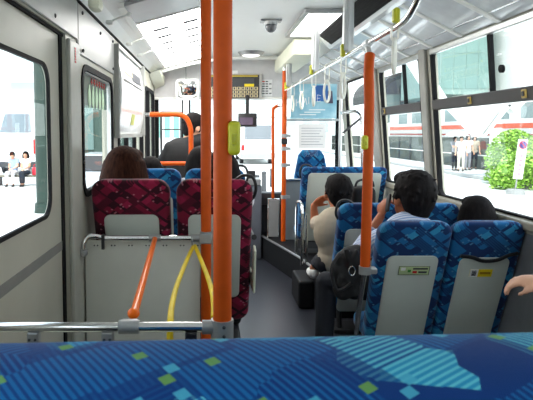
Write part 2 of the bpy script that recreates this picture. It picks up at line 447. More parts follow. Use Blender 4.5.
# --- left wall with its windows and door
LWIN = [(2.80, 3.66, 1.12, 1.80), (3.88, 5.30, 1.10, 2.0), (5.50, 6.38, 0.12, 1.92)]
DOOR = (1.02, 2.50, 0.02, 1.90)
REARWIN = (-0.6, 0.7, 1.1, 1.9)
mb = wall_yz(XL-0.07, XL, YB, YF, 0.0, 2.115, [w for w in LWIN]+[DOOR, REARWIN])
struct('wall_left', mb, M['wall'])
for i, (a, b, z0, z1) in enumerate(LWIN+[REARWIN]):
    w = thing('window_%d' % (i+5), None, None, (XL, (a+b)/2, z0)); w['kind'] = 'structure'
    mk('window_frame', MB().ring(YZ(rrect(a, b, z0, z1, 0.001, 6), XL-0.05), YZ(rrect(a+0.004, b-0.004, z0+0.004, z1-0.004, 0.09, 6), XL-0.05), (0.05, 0, 0)), M['wall'], w)
    mk('window_gasket', MB().ring(YZ(rrect(a-0.012, b+0.012, z0-0.012, z1+0.012, 0.10, 6), XL-0.03), YZ(rrect(a+0.02, b-0.02, z0+0.02, z1-0.02, 0.075, 6), XL-0.03), (0.038, 0, 0)), M['black'], w)
    if i == 0:
        mk('silver_edge', MB().ring(YZ(rrect(a+0.018, b-0.018, z0+0.018, z1-0.018, 0.077, 6), XL-0.03), YZ(rrect(a+0.03, b-0.03, z0+0.03, z1-0.03, 0.07, 6), XL-0.03), (0.026, 0, 0)), M['alu'], w)
    if i == 1:
        for yy in (4.02, 4.42, 4.9):
            mk('mullion', MB().box((XL-0.04, yy-0.03, z0), (XL-0.01, yy+0.03, z1)), M['black'], w)
    if i == 2:
        mk('mullion', MB().box((XL-0.04, 5.90, z0), (XL-0.0, 5.96, z1)), M['black'], w)
        mk('door_bar', MB().box((XL-0.04, a, 1.0), (XL-0.0, b, 1.04)), M['darkgrey'], w)
    mk('window_pane', MB().box((XL-0.032, a+0.005, z0+0.005), (XL-0.028, b-0.005, z1-0.005)), M['glass'], w)
# the sliding door
d = thing('door_1', None, None, (XL-0.03, 1.7, 0.0)); d['kind'] = 'structure'
XD = XL-0.022
DW = (1.16, 2.30, 1.10, 1.735)
mk('door_leaf', wall_yz(XD-0.012, XD, DOOR[0]+0.01, DOOR[1]-0.045, 0.025, 1.895, [DW]), M['wall'], d)
mk('corner_frame', MB().ring(YZ(rrect(*DW, 0.001, 6), XD-0.012), YZ(rrect(DW[0]+0.004, DW[1]-0.004, DW[2]+0.004, DW[3]-0.004, 0.09, 6), XD-0.012), (0.012, 0, 0)), M['wall'], d)
mk('door_gasket', MB().ring(YZ(rrect(DW[0]-0.006, DW[1]+0.006, DW[2]-0.006, DW[3]+0.006, 0.09, 6), XD-0.008), YZ(rrect(DW[0]+0.010, DW[1]-0.010, DW[2]+0.010, DW[3]-0.010, 0.075, 6), XD-0.008), (0.013, 0, 0)), M['black'], d)
mk('door_pane', MB().box((XD-0.006, DW[0]+0.003, DW[2]+0.003), (XD-0.003, DW[1]-0.003, DW[3]-0.003)), M['glassdoor'], d)
mk('door_seal', MB().box((XD-0.03, DOOR[1]-0.046, 0.02), (XD+0.006, DOOR[1]-0.001, 1.9)), M['black'], d)
mk('top_seal', MB().box((XD-0.02, DOOR[0], 1.888), (XD+0.012, DOOR[1], 1.90)), M['black'], d)
mk('grey_stripe', MB().box((XD, DOOR[0]+0.01, 0.915), (XD+0.004, DOOR[1]-0.05, 0.955)), mat('grey_stripe', rgb(120, 120, 116), 0.5), d)
# door post, its upper panel joints, and the long black cove gasket
struct('trim_6', MB().box((XL, 2.505, 0.02), (XL+0.02, 2.70, 1.885), 0.008, 2), mat('post_grey', rgb(176, 176, 166), 0.35))
struct('trim_7', MB().box((XL, 2.70, 0.2), (XL+0.006, 2.715, 2.1)), mat('joint_grey', rgb(120, 120, 116), 0.4))
struct('trim_8', MB().tube([(XL+0.004, YB+0.02, 2.105), (XL+0.004, YF-0.02, 2.105)], 0.009, 8), M['black'])
struct('trim_9', MB().box((XL, YB+0.02, 1.906), (XL+0.012, 2.69, 2.095), 0.004, 1), M['wallpanel'])
struct('trim_10', MB().box((XL, 2.716, 1.845), (XL+0.008, 3.72, 2.095), 0.004, 1), M['wallpanel'])
sv = MB()
for y, z in ((1.6, 2.04), (2.3, 2.04), (2.3, 1.94), (2.80, 2.06), (2.80, 1.87), (3.25, 2.04), (3.66, 2.06), (3.66, 1.88), (2.78, 1.55), (2.78, 1.30)):
    sv.ell((XL+0.012, y, z), (0.006, 0.010, 0.010), seg=10, rings=6)
o = mk('trim_screws', sv, M['darkgrey'], None, True, 'structure')
# red warning lettering running down the post panel
for k in range(6):
    o = mk('warning_character' , MB().box((XL+0.020, 2.585, 1.845-0.0125*k), (XL+0.0215, 2.612, 1.854-0.0125*k)), M['red'], None)
    tag(o, None, None, None, 'structure'); o.name = 'trim_red_character'

# --- front: header, windscreen, dashboard
struct('wall_front', MB().box((XL-0.06, YF-0.06, 1.86), (1.62, YF, 2.36)), mat('header_grey', rgb(206, 204, 204), 0.4))
struct('trim_11', MB().box((XL-0.05, YF-0.10, 1.845), (1.60, YF-0.02, 1.875), 0.006, 1), M['white'])
struct('trim_front_lower', MB().box((XL-0.06, YF-0.06, 0.0), (1.70, YF, 0.74)), mat('lower_front', rgb(44, 45, 48), 0.6))
ws = thing('window_9', None, None, (0.5, YF-0.03, 0.74)); ws['kind'] = 'structure'
mk('window_pane', MB().box((XL, YF-0.032, 0.74), (1.62, YF-0.028, 1.86)), M['glass'], ws)
for x, w_ in ((XL+0.02, 0.05), (-0.33, 0.016), (-0.245, 0.02), (1.55, 0.08)):
    mk('mullion', MB().box((x-w_/2, YF-0.05, 0.74), (x+w_/2, YF-0.015, 1.86)), M['black'], ws)
mk('dark_sash', MB().ring(XZ(rrect(-0.60, -0.335, 1.20, 1.71, 0.02), YF-0.05), XZ(rrect(-0.575, -0.36, 1.225, 1.69, 0.015), YF-0.05), (0, 0.03, 0)), M['darkgrey'], ws)
mk('sash_bar', MB().box((-0.60, YF-0.055, 1.485), (-0.335, YF-0.03, 1.50)), M['darkgrey'], ws)
struct('wall_back', MB().box((XL-0.06, YB-0.05, 0.0), (1.72, YB, 1.05)).box((XL-0.06, YB-0.05, 2.02), (1.62, YB, 2.36)).box((XL-0.06, YB-0.05, 1.05), (-0.5, YB, 2.02)).box((1.5, YB-0.05, 1.05), (1.72, YB, 2.02)), M['wall'])
rwn = thing('window_10', None, None, (0.5, YB-0.02, 1.05)); rwn['kind'] = 'structure'
mk('window_gasket', MB().ring(XZ(rrect(-0.5, 1.5, 1.05, 2.02, 0.001), YB-0.04), XZ(rrect(-0.47, 1.47, 1.08, 1.99, 0.06), YB-0.04), (0, 0.045, 0)), M['black'], rwn)
mk('window_pane', MB().box((-0.5, YB-0.03, 1.05), (1.5, YB-0.026, 2.02)), M['glass'], rwn)
# corner fairing where the cove meets the header on the left
struct('trim_12', MB().prism([(XL, 5.85, 2.08), (XL, 6.48, 2.08), (XL, 6.48, 1.97)], (0.12, 0, 0.05), 0.01), M['cream'])
# arched lip between ceiling and front header
pts = []
for k in range(21):
    t = k/20; x = -0.64+t*2.2
    pts.append((x, 6.15, 2.12+0.175*math.sin(min(1, t*2.2)*PI/2)*(1 if t < 0.75 else 1-0.6*((t-0.75)/0.25)**2)))
struct('trim_13', MB().tube(pts, 0.02, 8), M['white'], None, True)

# --- ceiling fittings
lt = thing('ceiling_light', 'bright white slanted ceiling light panel with dark slits, upper left', 'ceiling light', (-0.3, 4.8, 2.2))
def onslope(x): return 2.215+(x+0.5)/0.45*0.12
def slab(mb, x0, x1, y0, y1, dz0, dz1):
    ps = [(x0, y0, onslope(x0)+dz0), (x1, y0, onslope(x1)+dz0), (x1, y1, onslope(x1)+dz0), (x0, y1, onslope(x0)+dz0)]
    return mb.prism(ps, (0, 0, dz1-dz0))
mk('diffuser', slab(MB(), -0.50, -0.07, 3.72, 6.1, -0.026, -0.012), M['lamp'], lt)
mk('frame', slab(slab(slab(slab(MB(), -0.535, -0.50, 3.2, 6.15, -0.035, -0.004), -0.07, -0.04, 3.2, 6.15, -0.035, -0.004), -0.50, -0.07, 3.70, 3.73, -0.035, -0.004), -0.5, -0.07, 6.1, 6.15, -0.035, -0.004), M['white'], lt)
mk('end_plate', slab(MB(), -0.50, -0.07, 3.2, 3.70, -0.03, -0.01), mat('lamp_end', rgb(150, 152, 152), 0.3), lt)
for bx in (-0.42, -0.2):
    for k in range(6):
        y = 4.05+0.30*k
        mk('slit', slab(MB(), bx, bx+0.11, y, y+0.07, -0.031, -0.024), M['darkgrey'], lt)
hl = thing('ceiling_light', 'square white lit hatch lamp in ceiling beside the vertical hanger', 'ceiling light', (0.83, 4.45, 2.2))
mk('frame', MB().ring(XY(rrect(0.675, 0.985, 3.90, 4.93, 0.02), 2.305), XY(rrect(0.71, 0.955, 3.95, 4.88, 0.02), 2.305), (0, 0, 0.028)), M['steel'], hl)
mk('diffuser', MB().box((0.71, 3.95, 2.315), (0.955, 4.88, 2.325)), M['lamp'], hl)
# air conditioning bulkhead and its grille
ac = thing('air_conditioner', 'cream ceiling air unit behind the square lamp above the strap rail', 'air conditioner', (0.8, 5.4, 2.15))
mk('housing', MB().box((0.755, 4.95, 2.155), (1.0, 6.4, 2.305), 0.02, 2), M['cream'], ac, True)
du = thing('air_duct', 'long dark grilled air duct along the ceiling edge, upper right', 'air duct', (1.08, 4.0, 2.18))
def ductq(mb, u0, u1, y0, y1, th):
    a0, b0 = Vector((0.945, 0, 2.315)), Vector((1.085, 0, 2.215))
    nrm = Vector((-0.58, 0, -0.81))*th
    p = a0+(b0-a0)*u0; q = a0+(b0-a0)*u1
    return mb.prism([(p.x, y0, p.z), (q.x, y0, q.z), (q.x, y1, q.z), (p.x, y1, p.z)], (nrm.x, 0, nrm.z))
mk('vent_casing', MB().prism([(0.93, 1.2, 2.34), (1.085, 1.2, 2.205), (1.13, 1.2, 2.205), (1.15, 1.2, 2.26)], (0, 3.75, 0)), M['cove'], du)
for (y0, y1) in ((1.6, 2.96), (3.0, 4.78)):
    g = mk('grille', ductq(MB(), 0.06, 0.86, y0, y1, 0.012), M['black'], du)
    for k in range(5):
        u = 0.1+0.16*k
        mk('louvre', ductq(MB(), u, u+0.03, y0+0.01, y1-0.01, 0.017), M['black'], g)
# right cove: glossy ribbed advertising channel
for k, z in enumerate(((1.20, 2.235), (1.34, 2.17), (1.48, 2.097))):
    struct('trim_%d' % (14+k), MB().tube([(z[0], 1.0, z[1]-0.006), (z[0], 6.3, z[1]-0.006)], 0.009, 8), M['chrome'], None, True)
nt = NT('advert_print'); co = nt.coord('Object', (3, 2.2, 3))
v_ = nt.n('ShaderNodeTexVoronoi'); v_.inputs['Scale'].default_value = 2.2; nt.l(co, v_.inputs['Vector'])
s_ = nt.n('ShaderNodeSeparateColor'); nt.l(v_.outputs['Color'], s_.inputs[0])
M['advert'] = nt.bsdf(nt.ramp(s_.outputs[0], [(0, rgb(225, 228, 232)), (0.45, rgb(120, 130, 165)), (0.62, rgb(60, 62, 92)), (0.8, rgb(230, 230, 232))], True), 0.2)
for (y0, y1, lab) in ((3.62, 4.05, 'glossy dark blue advert card in the right ceiling cove, nearest the front grab pole'), (4.35, 4.9, 'pale violet advert card in the right ceiling cove, further forward')):
    o = mk('advert_card', MB().prism([(1.215, y0, 2.222), (1.325, y0, 2.172), (1.325, y1, 2.172), (1.215, y1, 2.222)], (0, 0, -0.004)), M['advert'])
    tag(o, lab, 'advert', 'advert cards in the right cove')

# glossy lining of the right cove, white strips standing in for window pillar reflections
lin_ = MB().prism([(1.155, 1.2, 2.238), (1.555, 1.2, 2.048), (1.56, 1.2, 2.056), (1.16, 1.2, 2.247)], (0, 5.2, 0))
lng = struct('trim_cove_lining', lin_, mat('cove_acrylic', rgb(228, 232, 235), 0.10, coat=0.5))
for k in range(9):
    y = 2.45+0.44*k
    mk('pillar_reflection', MB().prism([(1.16, y, 2.234), (1.55, y+0.03, 2.048), (1.55, y+0.07, 2.048), (1.16, y+0.04, 2.234)], (-0.004, 0, -0.008)), M['white'], lng)
# domes
dm = thing('ceiling_camera', 'small grey dome camera on ceiling left of the square lamp', 'camera', (0.30, 4.3, 2.27))
c = P(271, 27, 4.3)
mk('mount', MB().box((c.x-0.085, 4.26, 2.318), (c.x+0.085, 4.36, 2.336), 0.01, 2), M['steel'], dm)
mk('dome', MB().ell((c.x, 4.3, 2.285), (0.045, 0.045, 0.05)), mat('smoked_dome', rgb(96, 98, 102), 0.2), dm, True)
mk('bezel', MB().cone((c.x, 4.3, 2.32), (c.x, 4.3, 2.295), 0.055, 0.048, 20), M['steel'], dm, True)
c = P(251, 62, 6.0)
dl = thing('ceiling_light', 'small round silver ceiling lamp above the fare display', 'ceiling light', (c.x, 6.0, 2.28))
mk('bezel', MB().cone((c.x, 6.0, 2.338), (c.x, 6.0, 2.30), 0.15, 0.12, 24), M['steel'], dl, True)
mk('diffuser', MB().ell((c.x, 6.0, 2.302), (0.10, 0.10, 0.022)), M['lampdim'], dl, True)
# speaker-like box in the near left cove
sb = thing('cove_speaker', 'small cream box under the near left ceiling cove', 'speaker', (XL+0.12, 2.7, 2.1))
c = P(95, 5, 2.75)
mk('body', MB().box((c.x-0.028, 2.70, c.z-0.03), (c.x+0.034, 2.80, c.z+0.036), 0.02, 2), M['cream'], sb, True)
mk('bracket', MB().box((c.x-0.02, 2.72, c.z+0.04), (c.x+0.02, 2.80, c.z+0.12)), M['steel'], sb)
cv = MB()
for y in (3.3, 4.1, 4.7):
    o = mk('cove_clip', MB().box((XL+0.03, y, 2.105), (XL+0.075, y+0.04, 2.13), 0.01, 2).tube([(XL+0.05, y+0.02, 2.12), (XL+0.17, y+0.02, 2.165)], 0.007, 8).ell((XL+0.17, y+0.02, 2.165), 0.014), M['white'], None, True)
    tag(o, {3.3: 'grey cove bracket above the rounded left window', 4.1: 'grey cove bracket above the white poster board', 4.7: 'grey cove bracket nearest the front windscreen, upper left'}[y], 'bracket', 'brackets along the left cove')
# ------------------------------------------------------------------ seats
REC = 0.37
def make_seat(name, label, group, fab, w, H, pan_top=0.175, margin=0.048, pan_low=0.36, handle=0, arm=0, low=0.36, corner=0.07, cush=True):
    t = thing(name, label, 'seat', (0, 0, 0), group)
    sh = lambda co: (co.x, co.y+(H-co.z)*REC, co.z)
    bk = MB().prism(XZ(rrect(-w/2, w/2, low, H, corner, 6), 0.0), (0, 0.10, 0), 0.028, 3)
    bk.xf(sh); mk('backrest', bk, fab, t, True)
    pn = MB().prism(XZ(rrect(-w/2+margin, w/2-margin, pan_low-0.02, H-pan_top, 0.035, 5), -0.012), (0, 0.02, 0), 0.006, 2)
    pn.xf(sh); mk('back_panel', pn, M['backpanel'], t, True)
    if cush:
        cu = MB().box((-w/2+0.008, 0.30, low+0.02), (w/2-0.008, 0.585, low+0.12), 0.04, 3)
        mk('cushion', cu, fab, t, True)
        pe = MB().box((-w/2+0.05, 0.36, low-0.03), (w/2-0.05, 0.54, low+0.03), 0.01, 1)
        pe.tube([(-w/2+0.1, 0.40, 0.0), (-w/2+0.1, 0.44, low)], 0.02, 8).tube([(w/2-0.1, 0.50, 0.0), (w/2-0.1, 0.48, low)], 0.02, 8).box((-w/2+0.05, 0.34, 0.001), (w/2-0.05, 0.54, 0.025))
        mk('pedestal', pe, M['dark'], t)
    if handle:
        s = handle; hw = w/2
        h = MB().tube(bez([(s*(hw-0.10), 0.05, H-0.012), (s*(hw-0.055), 0.045, H+0.018), (s*(hw-0.005), 0.045, H+0.012), (s*(hw+0.016), 0.055, H-0.035), (s*(hw+0.012), 0.075, H-0.085), (s*(hw-0.01), 0.09, H-0.12)], 6), 0.0085, 8)
        mk('grab_handle', h, M['dark'], t, True)
    if arm:
        s = arm; hw = w/2+0.022
        a = MB().tube(bez([(s*hw, 0.22, H-0.34), (s*hw, 0.34, H-0.36), (s*hw, 0.60, H-0.37), (s*hw, 0.66, H-0.43), (s*hw, 0.60, 0.40), (s*hw, 0.40, 0.36)], 6), 0.016, 8)
        am = mk('armrest', a, M['dark'], t, True)
        mk('side_shell', MB().prism([(s*(hw+0.006), 0.19, 0.36), (s*(hw+0.006), 0.13, H-0.40), (s*(hw+0.006), 0.20, H-0.38), (s*(hw+0.006), 0.30, 0.45), (s*(hw+0.006), 0.56, 0.42), (s*(hw+0.006), 0.56, 0.34)], (-s*0.014, 0, 0), 0.004, 1), M['cream'], t)
    return t
def sticker(seat, x, z, w, h, H, base, marks):
    """small printed label on the back panel: marks = list of (u0,v0,u1,v1,material)"""
    sh = lambda co: (co.x, co.y+(H-co.z)*REC, co.z)
    L = origin_of(seat)
    mv = lambda mb: mb.xf(sh).xf(lambda co: co+L)
    s = mk('label_sticker', mv(MB().box((x-w/2, -0.0145, z-h/2), (x+w/2, -0.0115, z+h/2))), base, seat)
    for u0, v0, u1, v1, m in marks:
        mk('print_mark', mv(MB().box((x-w/2+u0*w, -0.0160, z-h/2+v0*h), (x-w/2+u1*w, -0.0140, z-h/2+v1*h))), m, s)

G1 = 'maroon seats by the left door'
m1 = make_seat('bus_seat', 'maroon patterned seat beside the left wall, brown-haired woman in front of it', None, M['maroon'], 0.41, 1.01, 0.19, 0.06, 0.24, 0, 0, 0.16)
m1.location = (-0.416, 2.76, 0.2); m1['group'] = G1
m2 = make_seat('bus_seat', 'maroon patterned seat right behind the orange poles, next to the aisle', G1, M['maroon'], 0.40, 1.01, 0.19, 0.06, 0.34, 1, 1, 0.16)
m2.location = (0.024, 2.76, 0.2)
b0 = make_seat('bus_seat', 'teal blue seat beside the left wall, in front of the maroon seats', 'blue seats in front of the maroon seats', M['blue'], 0.41, 1.01, 0.19, 0.06, 0.34, 0, 0, 0.16)
b0.location = (-0.40, 3.60, 0.2)
b1 = make_seat('bus_seat', 'teal blue seat beside the aisle with a black loop handle, before the maroon seats', 'blue seats in front of the maroon seats', M['blue'], 0.41, 1.01, 0.19, 0.06, 0.34, 1, 1, 0.16)
b1.location = (0.035, 3.60, 0.2)
G2 = 'blue seats on the right side'
r1 = make_seat('bus_seat', 'blue patterned aisle seat carrying a pale green label on its grey back', G2, M['blue'], 0.382, 0.99, 0.19, 0.055, 0.2, 0, 0, 0.22)
r1.location = (1.080, 2.76, 0)
sticker(r1, 0.012, 0.715, 0.165, 0.052, 0.99, M['labelgreen'], [(0.0, 0.0, 1.0, 0.04, M['ink']), (0, 0.96, 1, 1, M['ink']), (0, 0, 0.015, 1, M['ink']), (0.985, 0, 1, 1, M['ink']), (0.07, 0.5, 0.22, 0.85, M['paper']), (0.30, 0.3, 0.40, 0.6, mat('green_ink', rgb(70, 150, 60), 0.5)), (0.46, 0.62, 0.94, 0.8, M['ink']), (0.46, 0.2, 0.6, 0.45, M['red']), (0.65, 0.22, 0.92, 0.42, M['ink'])])
r2 = make_seat('bus_seat', 'blue patterned window seat carrying a yellow label and a dark pocket gap', G2, M['blue'], 0.375, 0.99, 0.20, 0.055, 0.2, 0, 0, 0.22)
r2.location = (1.464, 2.76, 0)
sticker(r2, -0.01, 0.70, 0.12, 0.045, 0.99, M['yel'], [(0.0, 0.0, 0.36, 1.0, M['paper']), (0.08, 0.15, 0.28, 0.85, M['ink']), (0.45, 0.35, 0.92, 0.65, mat('ochre_ink', rgb(170, 130, 20), 0.5))])
sh = lambda co: (co.x, co.y+(0.99-co.z)*REC, co.z)
pk = MB().tube(bez([(-0.14, -0.012, 0.80), (-0.08, -0.02, 0.795), (-0.02, -0.026, 0.775), (0.05, -0.026, 0.78), (0.11, -0.018, 0.805), (0.16, -0.010, 0.815)], 5), 0.011, 8); pk.xf(sh).xf(lambda co: co+Vector(r2.location))
mk('pocket_edge', pk, M['dark'], r2, True)
r3 = make_seat('bus_seat', 'blue seat with loop handle beside the man in the beige shirt', G2, M['blue'], 0.41, 0.99, 0.175, 0.05, 0.2, -1, 0, 0.22)
r3.location = (1.055, 3.48, 0)
r4 = make_seat('bus_seat', 'blue seat by the right window, ahead of the man holding a telephone', G2, M['blue'], 0.37, 0.99, 0.175, 0.05, 0.2, 0, 0, 0.22)
r4.location = (1.458, 3.48, 0)
r5 = make_seat('bus_seat', 'wide seat with a big grey back and thin blue rim, foremost on right', G2, M['blue'], 0.78, 0.89, 0.055, 0.055, 0.18, -1, 0, 0.16, 0.05)
r5.location = (1.235, 4.9, 0.25)
for x in (0.835, 0.885):
    mk('side_post', MB().tube([(x, 4.84+(x-0.835), 0.25), (x, 4.84+(x-0.835), 0.72)], 0.014, 8), M['chrome'], r5, True)
mk('side_rail', MB().tube(bez([(0.835, 4.84, 0.72), (0.84, 4.9, 0.80), (0.845, 5.1, 0.80), (0.845, 5.22, 0.72), (0.845, 5.22, 0.26)], 5), 0.014, 8), M['chrome'], r5, True)

# the seat right in front of the camera
fg = thing('bus_seat', 'nearest blue seat top filling the bottom edge of the view', 'seat', (0.08, 0.46, 0.25))
prof_ = [(0.405, 0.55), (0.392, 1.02), (0.388, 1.16), (0.392, 1.205), (0.402, 1.232), (0.42, 1.247), (0.445, 1.2555), (0.475, 1.258), (0.502, 1.254), (0.522, 1.243), (0.536, 1.222), (0.545, 1.19), (0.56, 1.05), (0.62, 0.75), (0.66, 0.62)]
mb = MB(); rows = []
NX = 48
for i in range(NX+1):
    u = -1+2*i/NX
    x = 0.08+0.46*u
    e = max(0.0, abs(u)-0.86)/0.14
    drop = 0.05*e*e; thin = 1-0.35*e*e
    row = []
    for (y, z) in prof_:
        yy = 0.48+(y-0.48)*thin
        zz = z+0.0035-drop*(1 if z > 1.0 else 0) + (x-0.08)*0.021
        row.append(mb.bm.verts.new((x, yy, zz)))
    rows.append(row)
for i in range(NX):
    for k in range(len(prof_)-1):
        mb.bm.faces.new((rows[i][k], rows[i+1][k], rows[i+1][k+1], rows[i][k+1]))
    mb.bm.faces.new((rows[i][-1], rows[i+1][-1], rows[i+1][0], rows[i][0]))
mb.bm.faces.new(rows[0]); mb.bm.faces.new(rows[-1][::-1])
o = mk('backrest', mb, M['near'], fg, True)
s_ = o.modifiers.new('round', 'SUBSURF'); s_.levels = 1; s_.render_levels = 2
mk('cushion', MB().box((-0.37, 0.66, 0.56), (0.53, 0.90, 0.70), 0.04, 3), M['near'], fg, True)
mk('pedestal', MB().box((-0.30, 0.55, 0.252), (0.46, 0.85, 0.56), 0.02, 1), M['dark'], fg)

# ------------------------------------------------------------------ poles, rails, partitions
def pole(name, label, x, y, z0, z1, r, cat='pole', group='orange grab poles', material='orange'):
    t = thing(name, label, cat, (x, y, z0), group)
    mk('grip', MB().tube([(x, y, z0+0.001), (x, y, z1)], r, 20), M[material], t, True)
    return t
x1 = P(206, 200, 2.70).x
p1 = pole('grab_pole', 'thinner looking orange pole just left of the thick one, fixed to the far rail', x1, 2.70, 0.0, 2.33, 0.0262)
mk('collar', MB().cone((x1, 2.70, 0.90), (x1, 2.70, 0.955), 0.031, 0.031, 16), M['steel'], p1, True)
x2 = P(222.5, 200, 1.45).x
p2 = pole('grab_pole', 'thickest nearest orange pole carrying the yellow green stop button', x2, 1.45, 0.0, 2.33, 0.0252)
zc = P(222, 327, 1.45).z
bt = thing('stop_button', 'yellow green stop button box on the thickest orange pole', 'button', (x2, 1.43, 1.4))
def button(t, cx, cy, cz, w, h):
    mk('housing', MB().box((cx-w/2, cy-0.02, cz-h/2), (cx+w/2, cy+0.022, cz+h/2), w*0.42, 4), M['button'], t, True)
    mk('push_face', MB().box((cx-w*0.22, cy-0.025, cz-h*0.2), (cx+w*0.22, cy-0.018, cz+h*0.12), 0.003, 2), mat('button_face', rgb(178, 178, 30), 0.3) if 'button_face' not in bpy.data.materials else bpy.data.materials['button_face'], t, True)
c = P(234, 138, 1.44); button(bt, c.x, 1.435, c.z, 0.034, 0.092)
# near guard rail at the door well
g2 = thing('guard_rail', 'chrome rail nearest the camera, running from the left door to the thick pole', 'rail', (-0.3, 1.45, zc-0.03), 'door well guard rails')
mk('bar', MB().tube([(XL-0.045, 1.45, zc), (x2-0.022, 1.45, zc)], 0.0135, 16), M['chrome'], g2, True)
mk('pole_clamp', MB().cone((x2, 1.45, zc-0.03), (x2, 1.45, zc+0.022), 0.031, 0.031, 20).cone((x2-0.055, 1.45, zc), (x2-0.02, 1.45, zc), 0.019, 0.019, 16), M['steel'], g2, True)
for dz in (-0.016, 0.010):
    mk('clamp_bolt', MB().ell((x2+0.004, 1.418, zc+dz), 0.005, seg=10, rings=6), M['darkgrey'], g2, True)
xr = P(129, 325, 1.45).x
mk('rod_clamp', MB().cone((xr-0.028, 1.45, zc), (xr+0.028, 1.45, zc), 0.019, 0.019, 16).box((xr-0.024, 1.45, zc-0.004), (xr+0.024, 1.475, zc+0.017), 0.006, 2), M['steel'], g2, True)
zp = zc-0.045
for px in (34, 108, 191):
    x = P(px, 333, 1.45).x
    br = mk('panel_bracket', MB().box((x-0.016, 1.435, zp-0.012), (x+0.016, 1.462, zc-0.012), 0.003, 1), M['steel'] if px != 191 else M['dark'], g2)
    for dx in (-0.008, 0.008):
        mk('bracket_screw', MB().ell((x+dx, 1.433, zc-0.03), 0.004, seg=8, rings=6), M['darkgrey'], br, True)
pp = thing('partition_panel', 'low grey panel under the near chrome rail, mostly hidden by the blue seat', 'panel', (-0.3, 1.45, 0.0), 'door well partition panels')
mk('board', MB().box((XL+0.02, 1.438, 0.05), (x2-0.06, 1.458, zp-0.02), 0.004, 1), M['partition'], pp)
mk('top_edge', MB().box((XL+0.02, 1.432, zp-0.034), (x2-0.06, 1.464, zp-0.014), 0.004, 1), M['cream'], pp)
mk('foot', MB().box((XL+0.03, 1.43, 0.001), (XL+0.10, 1.466, 0.06)).box((x2-0.16, 1.43, 0.001), (x2-0.09, 1.466, 0.06)), M['steel'], pp)
# far guard rail behind the maroon seats, with the bent end into the wall
zf = P(140, 238, 2.69).z
g1 = thing('guard_rail', 'chrome rail behind the maroon seats with one end bent into the wall', 'rail', (-0.3, 2.69, zf-0.05), 'door well guard rails')
mk('bar', MB().tube(bez([(XL+0.034, 2.650, zf-0.055), (XL+0.034, 2.650, zf-0.02), (XL+0.050, 2.662, zf+0.008), (XL+0.085, 2.682, zf+0.012)], 6)+[Vector((XL+0.13, 2.69, zf)), Vector((x1-0.03, 2.69, zf))], 0.0135, 14), M['chrome'], g1, True)
mk('wall_flange', MB().cone((XL+0.034, 2.650, zf-0.075), (XL+0.034, 2.650, zf-0.05), 0.018, 0.018).box((XL+0.021, 2.630, zf-0.085), (XL+0.040, 2.670, zf-0.062), 0.003, 1), M['steel'], g1)
mk('pole_clamp', MB().cone((x1-0.075, 2.69, zf), (x1-0.028, 2.69, zf), 0.018, 0.018, 14).box((x1-0.034, 2.664, zf-0.026), (x1+0.03, 2.676, zf+0.026), 0.004, 1), M['steel'], g1, True)
cx = P(104, 235, 2.68).x
mk('black_strap', MB().box((cx-0.012, 2.668, zf-0.055), (cx+0.004, 2.674, zf+0.012), 0.002, 1, None).box((cx-0.012, 2.668, zf+0.008), (cx+0.004, 2.71, zf+0.018)), M['dark'], g1)
mk('rod_clamp', MB().cone((P(155, 238, 2.69).x-0.03, 2.69, zf), (P(155, 238, 2.69).x+0.03, 2.69, zf), 0.017, 0.017, 14), M['steel'], g1, True)
pf = thing('partition_panel', 'large grey panel below the far chrome rail, behind the maroon seats', 'panel', (-0.3, 2.73, 0.2), 'door well partition panels')
mk('board', MB().box((XL+0.022, 2.722, 0.202), (x1-0.03, 2.738, zf-0.02), 0.003, 1), M['partition'], pf)
for k in range(7):
    x = XL+0.07+0.088*k
    mk('rivet', MB().ell((x, 2.722, zf-0.045), 0.004, seg=8, rings=6).ell((x+0.016, 2.722, zf-0.045), 0.004, seg=8, rings=6), M['darkgrey'], pf, True)
# orange rod linking the two rails
a = P(155, 240, 2.67); b = Vector((xr+0.004, 1.475, zc+0.012))
rd = thing('link_rod', 'shiny orange rod linking the two chrome rails across the door well', 'rod', b)
mk('rod', MB().tube([(a.x, 2.665, zf), b+Vector((0, 0.03, 0))], 0.0125, 14), M['redorange'], rd, True)
mk('end_fitting', MB().ell(b+Vector((0.0, 0.035, 0.006)), (0.018, 0.022, 0.016), seg=12), M['redorange'], rd, True)
# yellow rope from a hook on the far rail
h = P(193, 243, 2.66)
rp = thing('rope_barrier', 'yellow rope hanging in two strands from a hook on the far rail', 'rope', (h.x, 2.66, zf-0.05))
mk('hook', MB().tube(bez([(h.x-0.004, 2.690, zf+0.014), (h.x-0.004, 2.668, zf+0.008), (h.x-0.004, 2.664, zf-0.03), (h.x, 2.66, zf-0.048), (h.x+0.006, 2.655, zf-0.03)], 5), 0.0035, 8), M['steel'], rp, True)
s1 = [P(193, 247, 2.64), P(186, 262, 2.35), P(177, 285, 2.0), P(172, 305, 1.7), P(170.5, 320, 1.51), P(170, 332, 1.49), P(170, 345, 1.49)]
s2 = [P(195, 246, 2.64), P(203, 265, 2.3), P(210, 284, 1.95), P(213.5, 300, 1.7), P(214, 318, 1.52)]
mk('left_strand', MB().tube(bez(s1, 6), 0.0095, 10, radii=None), M['yellow'], rp, True)
mk('right_strand', MB().tube(bez(s2, 6), 0.0095, 10), M['yellow'], rp, True)

